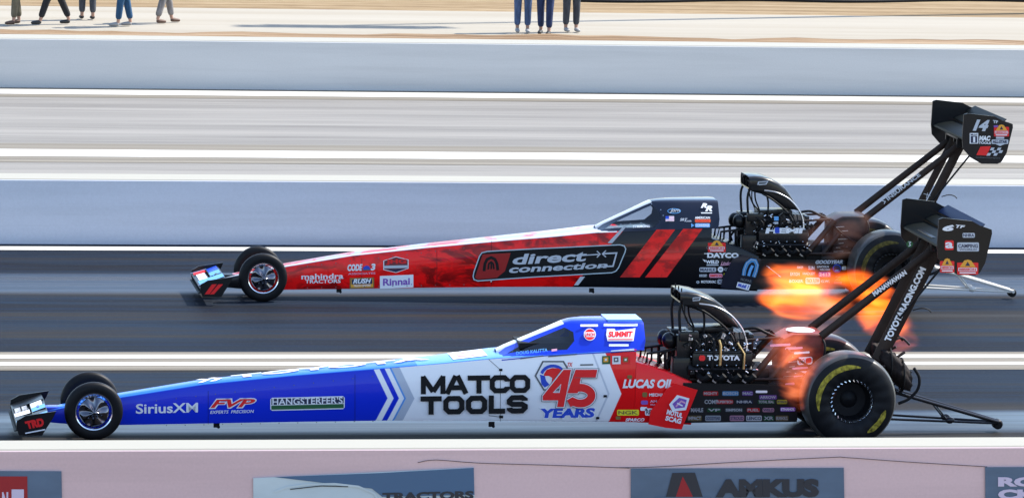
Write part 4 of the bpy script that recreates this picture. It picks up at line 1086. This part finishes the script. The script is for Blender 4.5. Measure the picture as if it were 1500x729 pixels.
PF = surf_y(FP['off'], -.404); SB = S
mission(SB,1037,352,1063,369,(B,(0,0,0)))
d = Decal(SB); d.text('DAYCO',1036,370,1082,377.5,WHITE,.3,.05); d.strk([(1031.5,371.3),(1037,371.3)],1,WHITE); d.done('sponsor_lettering', B, 'white sponsor name on the black rear panel')
d = Decal(SB); d.text('WELD',1034,381,1053,386,WHITE,0,.05); d.rect(1035,387,1052.5,388.8,SILVER); d.poly([(1029,379.5),(1034,381),(1033,384)],WHITE); d.done('sponsor_decal', B)
d = Decal(SB); d.text('Lindstrom',1056,383,1081,387.8,PINK,-.5,.02,.4); d.strk([(1055,388.5),(1082,386.8)],.8,PINK); d.poly(arc(1086.3,384.5,4.6,3.6,0,340,12),PURP); d.strk([(1083,384),(1089.5,385)],1,PINK); d.done('sponsor_decal', B)
badge(SB,B,1024.5,391.5,1049,398,SILVER,'MAHLE',NAVY)
d = Decal(SB); d.poly(arc(1055.5,394.5,4.2,4.2,0,340,12),WHITE); d.strk([(1053.4,394.5),(1057.6,394.5)],1.4,GREY); d.text('GROUP',1061,392.3,1077.5,396.5,SILVER,0,.02); d.done('sponsor_decal', B)
badge(SB,B,1024,401,1036,406,GREY,'MGP',SILVER); badge(SB,B,1039,400.5,1058.5,406.5,PINK,'SIMPSON',REDV); badge(SB,B,1060,399.8,1078.5,405.8,YEL,'EARLS',BRONZE)
badge(SB,B,1020,411,1024.5,415,None,'o',SILVER); badge(SB,B,1027,410.5,1049,414.5,None,'MOTORVAC',WHITE); badge(SB,B,1051,409,1061,415.8,SILVER,'XB',NAVY); badge(SB,B,1062,409,1075,415.8,SKYV,'ARP',WHITE)
d = Decal(SB); d.strk([(1037+2*math.cos(R(a)),362.5+2.2*math.sin(R(a))) for a in range(0,360,40)],.8,GREY,True); d.done('panel_latch', B)
FLF = surf_y(FP['off'], -.472); fp = FP['flap-1']
d = Decal(FLF); q2 = lambda x, y: (1000+x/6.63, 330+y/6.63)
d.strk([q2(592,485),q2(600,430),q2(625,370),q2(665,338),q2(705,345),q2(722,385),q2(712,440),q2(690,500)], 5.5, mat('logo_blue_vinyl', (.05,.24,.50), .35)); d.strk([q2(640,490),q2(658,430),q2(680,390)], 4, SKYV)
d.strk([q2(588,487),q2(598,430),q2(622,365),q2(665,332),q2(708,340),q2(728,385),q2(716,442),q2(694,503)], .8, SILVER)
d.text('MOPAR',0,0,0,0,GREY,quad=(q2(560,535),q2(668,560),q2(674,530),q2(566,508)),bold=.03); d.done('sponsor_decal', fp, 'blue arched logo on the dark flap')
d = Decal(FLF); d.poly([q2(535,548),q2(660,575),q2(640,632),q2(520,600)], WHITE); d.text('Mobil 1',0,0,0,0,BLUEV,quad=(q2(532,592),q2(632,618),q2(646,582),q2(546,560)),bold=.05); d.done('sponsor_decal', fp, 'white tilted rectangle with blue letters')
pf = FP['panel-1']
d = Decal(PF); d.text('GOODYEAR',1194.5,381,1234.5,386.5,SILVER,-.4,.05,.3); d.done('sponsor_lettering', pf)
d = Decal(PF); d.text('LINCOLN',1197,389,1214,392,WHITE); d.text('WELDERS',1200.5,393.5,1216,396,WHITE); d.done('sponsor_lettering', pf)
d = Decal(PF); d.poly(arc(1226,393,6.3,6.3,0,340,14), BLUEV); d.poly(arc(1226,393,5,5,0,340,14), NAVY); d.rect(1223,395,1228.5,397,SKYV); d.done('sponsor_decal', pf)
for a in ((1167,389,1177,394,BRONZE,'SKF'),(1184,389.5,1193,395,None,'SUN'),(1157,397.5,1172,405,GREENV,'EATON'),(1175,397.5,1195,403.5,REDV,'HADLEY'),(1199,398,1217,405.5,PURP,'2413'),(1180,406.5,1201,415.5,WHITE,'TRICK FLOW'),(1202,409,1216,414.5,BRONZE,'G.W.'),(1155,408,1178,415,ORANGE,'BOXER'),(1233,389,1240,396,BRONZE,'E')):
    badge(PF,pf,*a[:5],a[5],WHITE if a[4] is not WHITE else REDV)
d = Decal(PF); d.strk([(1224,405),(1231,405),(1224,410),(1230,410)],1.6,GREY); d.rect(1221.5,412,1233,415.5,GREY); d.done('small_decal', pf)
d = Decal(PF); d.strk([(1123,389),(1144,405.5)],.9,SILVER); d.poly([(1125,389.5),(1128,391.5),(1126.5,393)],WHITE); d.poly([(1140,402),(1144,405.5),(1141,404.8)],WHITE); d.done('panel_stay', pf)
VF = surf_y(FP['off'], -.392)
d = Decal(VF); d.text('HEMI',1121,333.8,1176.5,341.8,WHITE,0,.06,.1); d.rect(1135,333,1142,341.5,BLUEV,0,1); d.done('cover_lettering', FP['root'], 'white letters on the black valve cover')
d = Decal(surf_y(FP['off'], -.395)); d.rect(1134,317,1140.5,323,SKYV); d.rect(1134.5,325,1140,328,SILVER); d.done('small_decal', FP['root'])
for P_, px in ((FP, ((1110.5,266),(1126,264.8),(1122.5,270.3),(1109,271.5))), (NP, ((1015,435.5),(1027,434.5),(1025,440),(1013,440.8)))):
    d = Decal(surf_y(P_['off'], -.262)); d.poly(list(px), SILVER); c_ = [(sum(p[0] for p in px)/4), (sum(p[1] for p in px)/4)]
    d.poly([(c_[0]+(a-c_[0])*.75, c_[1]+(b-c_[1])*.6) for a, b in px], GREY); d.done('scoop_decal', P_['root'])
rw, ro_ = FP['rw']; EF = surf_y(FP['off'], -.771); q3 = lambda x, y: (1340+x/5.606, 130+y/5.606)
d = Decal(EF); d.text('14',0,0,0,0,SILVER,quad=(q3(475,345),q3(598,350),q3(615,258),q3(492,252)),bold=.06,shear=.2); d.text('TF',0,0,0,0,SILVER,quad=(q3(642,282),q3(682,286),q3(684,262),q3(642,258)),bold=.05); shift(d.done('number_lettering', None), rw, ro_)
mission(EF, 1456, 182.5, 1478, 200, (rw,ro_))
d = Decal(EF); d.poly([(1455.5,184),(1462,183.5),(1462,186.5),(1456,187)],PURP); shift(d.done('small_decal', None), rw, ro_)
d = Decal(EF); d.rect(1420.5,195,1433,210.5,WHITE); d.rect(1422,199.5,1431.5,209.5,NAVY); d.text('Mobil',1422,196,1431.5,199,NAVY); d.text('1',1425.5,200.5,1428.5,208.5,WHITE,0,.06); shift(d.done('sponsor_decal', None), rw, ro_)
d = Decal(EF); d.text('MAC',1434,199,1451,206.5,WHITE,0,.07,.2); d.text('TOOLS',1433.5,207.5,1451.5,211,WHITE,.3,.04); shift(d.done('sponsor_lettering', None), rw, ro_)
d = Decal(EF); d.rect(1459,200.5,1471,203.5,SILVER); d.rect(1452.5,204.5,1477,211,SILVER,0,1); d.text('ALL-STAR',1454,205.5,1475.5,210,NAVY,0,.05); d.poly([(1458,211),(1472,211),(1465,214)],SILVER); shift(d.done('sponsor_decal', None), rw, ro_)
d = Decal(EF); d.poly([q3(540,475),q3(625,472),q3(590,548),q3(505,545)],REDV)
for a, b in ((0,0),(2,0),(1,1),(3,1),(0,2),(2,2),(1,.0)):
    if b == .0 and a == 1: continue
    x = 628+28*a-14*b; y = 484+22*b; d.poly([q3(x,y),q3(x+28,y),q3(x+16,y+22),q3(x-12,y+22)],SILVER)
d.text('dodgemotorsport',0,0,0,0,GREY,quad=(q3(498,570),q3(700,578),q3(702,565),q3(500,557)),bold=.02); shift(d.done('sponsor_decal', None), rw, ro_)
q4 = lambda x, y: (1240+x/6.075, 190+y/6.075)
d = Decal(surf_y(FP['off'], -.266)); d.text('INSURANCE',0,0,0,0,SILVER,quad=(q4(372,632),q4(662,408),q4(640,382),q4(350,606)),bold=.03); d.strk([q4(318,632),q4(345,638),q4(335,660)],1.2,SILVER); shift(d.done('strut_lettering', None), rw, ro_)
d = Decal(surf_y(FP['off'], -.216)); d.strk([(1353,283.5),(1363,286.5)],.8,SILVER); d.strk([(1359,282.5),(1357,290.5)],.8,SILVER); shift(d.done('small_decal', None), rw, ro_)
fw, fo = FP['fw']; FF = surf_y(FP['off'], -.604); q5 = lambda x, y: (240+x/5.61, 340+y/5.61)
for dx in (0, 48):
    d = Decal(FF); d.poly([q5(395+dx,428),q5(435+dx,426),q5(375+dx,508),q5(335+dx,510)] if dx == 0 else [q5(448,428),q5(487,426),q5(412,508),q5(378,510)], REDV); shift(d.done('red_slash', None), fw, fo)
g = Geo(); wq(.42,.58,-.76,-.62,0); wq(.18,.40,-.74,-.64,1); wq(-.05,.15,-.74,-.64,1); wq(.30,.58,-.60,-.48,2); wq(.0,.28,-.60,-.48,3); wq(-.35,-.08,-.76,-.47,3)
shift(g.build('wing_lettering', [REDV, WHITE, BLUEV, SKYV], None, 0, fixn=False), fw, fo)

for car, lines in ((NP, ([(230,623,560,616),(215,588,560,549)], [(305,572,305,621),(520,548,520,617)])), (FP, ([(440,421.5,690,416.5),(440,391,690,362)], [(530,378,530,421),(640,366,640,418)]))):
    Sx = surf_side(car['off'])
    for x0, y0, x1, y1 in lines[0]:
        d = Decal(Sx)
        for k in range(12):
            t = (k+.5)/12; cx_, cy_ = x0+(x1-x0)*t, y0+(y1-y0)*t; d.poly(arc(cx_, cy_, .8, .8, 0, 330, 7), GREY)
        d.done('panel_fastener', car['body'])
    for x0, y0, x1, y1 in lines[1]:
        d = Decal(Sx); d.strk([(x0,y0),(x1,y1)], .45, MATTE); d.done('panel_seam', car['body'])
# ------------------------------------------------------------------ flames (volumes that really glow where the header gas burns)
def puff(name, loc, rad, m, parent, rot=0.0, seed=0):
    bm = bmesh.new(); bmesh.ops.create_icosphere(bm, subdivisions=3, radius=1.0)
    for v in bm.verts:
        k = 1+.10*noise.noise(v.co*1.7+Vector((seed*3.1, 0, 0))); v.co *= min(k, 1.06)
    me = bpy.data.meshes.new(name); bm.to_mesh(me); bm.free(); me.materials.append(m)
    o = bpy.data.objects.new(name, me); col.objects.link(o); o.parent = parent
    o.location = loc; o.scale = rad; o.rotation_euler = (0, rot, 0); return o
fl = empty('exhaust_flame', (6.9, .5, .9), 'broad orange flame rising behind the engine of the blue dragster', 'flame')
for i, (loc, rad, m_, rot) in enumerate((((.56,0,.36),(.56,.30,.22),FLAME,-.08), ((.42,0,.62),(.46,.26,.24),FLAME,.05), ((.66,0,.58),(.40,.26,.22),FLAME,-.3), ((.30,0,.40),(.40,.25,.18),FLAME,.1), ((.50,0,.12),(.66,.28,.36),HAZE_P,-.3), ((.50,0,.50),(.66,.28,.36),HAZE_P,0))):
    puff('flame_tongue', loc, rad, m_, fl, rot, i)
fl = empty('exhaust_flame', (7.8, .45, .9), 'orange flame between the rear wing struts of the blue dragster', 'flame')
for i, (loc, rad, m_, rot) in enumerate((((.42,0,.24),(.36,.25,.32),FLAME,.3), ((.10,0,.60),(.30,.22,.26),FLAME,.6), ((.34,0,.50),(.28,.22,.22),FLAME,.4), ((.55,0,.05),(.34,.22,.26),HAZE_R,.2))):
    puff('flame_tongue', loc, rad, m_, fl, rot, i+9)
fl = empty('exhaust_flame', (6.9, -.62, .7), 'thin red exhaust gas beside the rear tyre of the blue dragster', 'flame')
for i, (loc, rad, m_, rot) in enumerate((((.26,0,-.04),(.36,.16,.46),HAZE_R,-.5), ((.05,0,.16),(.46,.16,.30),HAZE_P,-.3), ((.12,0,.30),(.40,.16,.30),HAZE_R,-.4))):
    puff('flame_tongue', loc, rad, m_, fl, rot, i+14)
fl = empty('exhaust_flame', (FARX+6.9, LANE-.5, .8), 'thin pinkish exhaust gas beside the rear tyre of the red dragster', 'flame')
puff('flame_tongue', (.10,0,.12), (.62,.18,.42), HAZE_P, fl, -.4, 8)

# ------------------------------------------------------------------ banners on the near wall
def wall_pt(px, py, d=.0): 
    p = hit_y(px, py, -5.402-d); return (p.x, p.y, p.z)
def banner(label, outer, shapes, m):
    """outer: photo outline (runs on below the frame); a cloth 8 mm thick hung on the wall face"""
    g = Geo(); a = [wall_pt(x, y, .012) for x, y in outer]; b = [wall_pt(x, y, .001) for x, y in outer]; n = len(a)
    g.add(a+b, [tuple(range(n)), tuple(range(2*n-1, n-1, -1))]+[(i, i+n, (i+1) % n+n, (i+1) % n) for i in range(n)])
    o = g.build('banner', m, None, 0); tag(o, label, 'banner', 'sponsor banners on the near wall')
    for nm, fn in shapes:
        d = Decal(lambda px, py, q: wall_pt(px, py, .012+q)); fn(d); d.done(nm, o)
    return o
SLATE = mat('slate_banner_cloth', (.075,.12,.19), .75, var=.12, vscale=(2,2,6))
PALE = mat('pale_banner_cloth', (.42,.52,.58), .75, var=.08, vscale=(2,2,6))
DEEP = mat('deep_blue_print', (.05,.11,.21), .75)
DARKP = mat('dark_print', (.018,.022,.032), .75)
LILAC = mat('lilac_print', (.48,.44,.60), .75)
BRED = mat('dark_red_print', (.25,.008,.014), .75)
def b1(d):
    d.poly([(-40,697),(40,697),(41,790),(-40,790)], BRED); d.text('N', 3,720,12,745,LILAC,0,.06); d.rect(17,716,35,790,LILAC)
banner('slate banner with a red block at the left end of the near wall', [(-40,689),(90,689.5),(92,792),(-40,792)], [('banner_print', b1)], SLATE)
def b2(d):
    d.poly([(402,698),(560,692),(694,684.5),(695,724),(560,727),(545,715)], DEEP)
    d.strk([(402,720),(420,713),(450,709),(490,708),(525,712),(548,722),(560,740)], 3, PALE); d.strk([(425,716),(470,711),(510,712)], 1.4, DARKP)
    d.text('TRACTORS',560,721,694,733,DARKP,-3,.05)
banner('pale blue banner with a dark blue wedge, second from the left on the near wall', [(371,699.5),(694,684),(697,792),(371,792)], [('banner_print', b2)], PALE)
def b3(d):
    d.poly([(985,692),(1018,691.5),(1030,729),(1036,790),(965,790),(975,729)], DARKP); d.poly([(1000,697),(1008,712),(1015,727),(990,727)], BRED)
    d.rect(960,727,1040,731,SLATE); d.text('AMKUS',1048,701,1200,728,DARKP,-.5,.07)
banner('slate banner with black lettering on the near wall below the number 45 car', [(924,685.5),(1236,684.5),(1238,792),(924,792)], [('banner_print', b3)], SLATE)
def b4(d):
    d.text('RO',1462,698,1520,712,LILAC,0,.06); d.text('CK',1462,716,1520,731,LILAC,0,.06)
banner('slate banner with lilac letters at the right end of the near wall', [(1443,683.5),(1580,683),(1580,792),(1444,792)], [('banner_print', b4)], SLATE)
CORD = mat('dark_cord', (.05,.03,.035), .8)
for lab, pts in (('thin dark cord along the near wall between the pale and the lettered banner', [(612,677),(638,673),(700,677.5),(800,680.5),(922,685)]),
                 ('thin dark cord peaking above the right half of the lettered slate banner', [(900,684.2),(960,683.2),(1100,675),(1218,669.3),(1240,669.5),(1330,676),(1446,683)])):
    g = Geo(); g.tube([wall_pt(x, y, .006) for x, y in pts], .0028, 5, smooth=4); tag(g.build('cord', CORD), lab, 'cord')

# ------------------------------------------------------------------ cable on the sand and floodlight pole (its shadow crosses the sand)
SKIN = mat('skin', (.40,.22,.15), .6); HAIR = mat('hair', (.03,.02,.015), .7)
g = Geo()
pts = []
for i in range(40):
    px = 850+ i*18; py = 2.5+1.2*math.sin(i*.35)
    p = hit_z(px, py); pts.append((p.x, p.y, .02))
g.tube(pts, .035, 6); tag(g.build('cable', MATTE), 'black cable lying across the dry grass at the top right', 'cable')
tip = hit_z(505, 37); Hh = 23.0; k = Hh/math.tan(SUN_EL)
base = Vector((tip.x+k*math.cos(SUN_AZ), tip.y+k*math.sin(SUN_AZ), 0))
pole = empty('floodlight_pole', base, 'tall grey floodlight pole beyond the people, its shadow on the sand', 'light pole')
g = Geo(); g.tube([(0,0,0),(0,0,Hh+.6)], [.16,.08], 12); g.build('pole', STEEL, pole)
g = Geo(); g.box((0,-.1,Hh+.45),(3.7,.12,.10)); g.box((0,-.1,Hh-.25),(3.7,.12,.10)); g.build('crossarm', STEEL, pole)
for i in range(7):
    for z in (Hh+.45, Hh-.25):
        g = Geo(); x = -1.65+.55*i
        g.loft([[(x+r*math.cos(2*math.pi*k_/16), -.16-y_, z+.05+r*math.sin(2*math.pi*k_/16)-y_*.5) for k_ in range(16)] for y_, r in ((0,.10),(.12,.20),(.34,.27))])
        g.build('floodlight', DARKM, pole)

# ------------------------------------------------------------------ people beyond the far barrier (only their legs reach into the frame)
def cloth(n_, c): return mat(n_, c, .85, var=.35, vscale=(14,14,5), bump=.6)
def person(px, py, face, stride, trousers, shirt, shoe, label, h=1.74, shorts=False):
    p = hit_z(px, py); s = h/1.74
    root = empty('person', (p.x, p.y, 0), label, 'person', 'people standing on the sand')
    root.rotation_euler = (0, 0, face)
    def skin(name, verts, edges, rad, m, rootv=0):
        me = bpy.data.meshes.new(name); me.from_pydata([Vector(v)*s for v in verts], edges, [])
        o = bpy.data.objects.new(name, me); col.objects.link(o)
        md = o.modifiers.new('skin', 'SKIN'); md.use_smooth_shade = True
        for i, r in enumerate(rad):
            q = me.skin_vertices[0].data[i]; q.radius = (r[0]*s, r[1]*s) if isinstance(r, tuple) else (r*s, r*s); q.use_root = (i == rootv)
        sb = o.modifiers.new('sub', 'SUBSURF'); sb.levels = 2; sb.render_levels = 2
        dg = _dg(); dg.update(); m2 = bpy.data.meshes.new_from_object(o.evaluated_get(dg))
        bpy.data.objects.remove(o); bpy.data.meshes.remove(me)
        m2.materials.clear(); m2.materials.append(m)
        for q in m2.polygons: q.use_smooth = True
        o2 = bpy.data.objects.new(name, m2); col.objects.link(o2); o2.parent = root; return o2
    a, b = stride, -stride
    lf, rf = (a, .10, .0), (b, -.10, .0)
    # body: one continuous figure with legs, torso, arms, neck, head and fingers
    V = [(0,0,.93),(0,0,1.15),(0,0,1.36),(0,0,1.46),(.01,0,1.52),(.015,0,1.60),(.015,0,1.69),
         (0,.10,.88),(a*.5+.02,.10,.50),(a,.10,.09),(a+.02,.10,.05),(a+.17,.10,.035),
         (0,-.10,.88),(b*.5+.03,-.10,.50),(b,-.10,.09),(b+.02,-.10,.05),(b+.17,-.10,.035),
         (0,.18,1.40),(-.02,.22,1.14),(.06,.23,.90),(.08,.235,.82),(0,-.18,1.40),(.02,-.22,1.14),(.08,-.23,.90),(.10,-.235,.82)]
    Ed = [(0,1),(1,2),(2,3),(3,4),(4,5),(5,6),(0,7),(7,8),(8,9),(9,10),(10,11),(0,12),(12,13),(13,14),(14,15),(15,16),(2,17),(17,18),(18,19),(19,20),(2,21),(21,22),(22,23),(23,24)]
    Rd = [(.13,.10),(.12,.09),(.14,.10),.055,.055,.085,.065,.085,.058,.036,.038,.030,.085,.058,.036,.038,.030,.055,.042,.030,.034,.055,.042,.030,.034]
    for sgn, wi in ((1,20),(-1,24)):
        w0 = V[wi]
        for k_, (dx, L_) in enumerate(((-.022,.055),(-.007,.07),(.008,.072),(.022,.06))):
            i0 = len(V); V += [(w0[0]+dx, w0[1], w0[2]-.035), (w0[0]+dx*1.2+.012, w0[1]-sgn*.012, w0[2]-.035-L_)]; Ed += [(wi,i0),(i0,i0+1)]; Rd += [.010,.008]
        i0 = len(V); V += [(w0[0]+.035, w0[1]-sgn*.01, w0[2]-.02), (w0[0]+.05, w0[1]-sgn*.02, w0[2]-.06)]; Ed += [(wi,i0),(i0,i0+1)]; Rd += [.011,.009]
    skin('body', V, Ed, Rd, SKIN)
    def leg_cloth(end):
        v = [(0,0,1.02),(0,0,.92)]; e = [(0,1)]; r = [(.145,.115),(.15,.12)]
        for st, y in ((a,.10),(b,-.10)):
            i0 = len(v); kx = st*.5+.02
            pts = [(0,y,.86),(kx,y,.50)]+([(st*.98,y,.13)] if not end else [])
            v += pts; e += [(1,i0)]+[(i0+q,i0+q+1) for q in range(len(pts)-1)]; r += [.10,.080]+([.066] if not end else [])
        return v, e, r
    v, e, r = leg_cloth(shorts); skin('trousers', v, e, r, trousers)
    v = [(0,0,.98),(0,0,1.18),(0,0,1.38),(0,.19,1.40),(-.015,.225,1.20),(0,-.19,1.40),(.015,-.225,1.20)]
    skin('shirt', v, [(0,1),(1,2),(2,3),(3,4),(2,5),(5,6)], [(.155,.115),(.145,.11),(.15,.105),.07,.062,.07,.062], shirt)
    for st, y in ((a,.10),(b,-.10)):
        skin('shoe', [(st-.03,y,.055),(st+.06,y,.05),(st+.19,y,.035)], [(0,1),(1,2)], [(.052,.05),(.05,.045),(.042,.03)], shoe)
    g = Geo(); g.ball((.0,0,1.66*s),(.098*s,.09*s,.085*s),14,8); g.build('hair', HAIR, root)
    g = Geo(); g.ball((.095*s,0,1.605*s),(.02*s,.014*s,.02*s),8,6); g.ball((.085*s,.03*s,1.625*s),.010*s,6,4); g.ball((.085*s,-.03*s,1.625*s),.010*s,6,4)
    g.ball((.015*s,.085*s,1.61*s),(.02*s,.012*s,.03*s),8,6); g.ball((.015*s,-.085*s,1.61*s),(.02*s,.012*s,.03*s),8,6); g.build('face_feature', SKIN, root)
    return root
JEAN = cloth('light_blue_denim', (.06,.10,.20)); NAVYC = cloth('navy_cloth', (.012,.025,.08)); BLK = cloth('black_cloth', (.012,.012,.014)); OLIVE = cloth('olive_cloth', (.13,.11,.07))
BLUC = cloth('bright_blue_cloth', (.012,.06,.13)); GREYC = cloth('grey_cloth', (.20,.18,.17)); CHAR = cloth('charcoal_cloth', (.045,.05,.06)); WHC = cloth('white_cloth', (.7,.7,.7)); SHOE = mat('shoe_black', (.02,.02,.02), .6); SHOEW = mat('shoe_white', (.28,.27,.26), .6); SHOEB = mat('shoe_brown', (.10,.05,.03), .6)
person(24,36,R(200),.10,OLIVE,GREYC,SHOEB,'person in olive trousers, leftmost of those on the sand')
person(80,36,R(185),.30,BLK,BLK,SHOE,'person in black trousers mid-stride, second from the left')
person(128,29,R(95),.06,CHAR,WHC,SHOE,'person in charcoal trousers between the black and the blue pair of legs')
person(182,39,R(175),.12,BLUC,NAVYC,SHOEW,'person in bright blue trousers with white shoes')
person(241,34,R(20),.20,GREYC,WHC,SHOEB,'person in pale grey trousers, rightmost of the left group')
person(765,48,R(265),.03,JEAN,WHC,SHOEW,'person in light blue jeans, left of the three right of centre')
person(798,51,R(250),.10,NAVYC,NAVYC,SHOE,'person in navy trousers, middle of the three right of centre')
person(836,47,R(280),.03,CHAR,WHC,SHOEW,'person in slim dark trousers, right of the three right of centre')
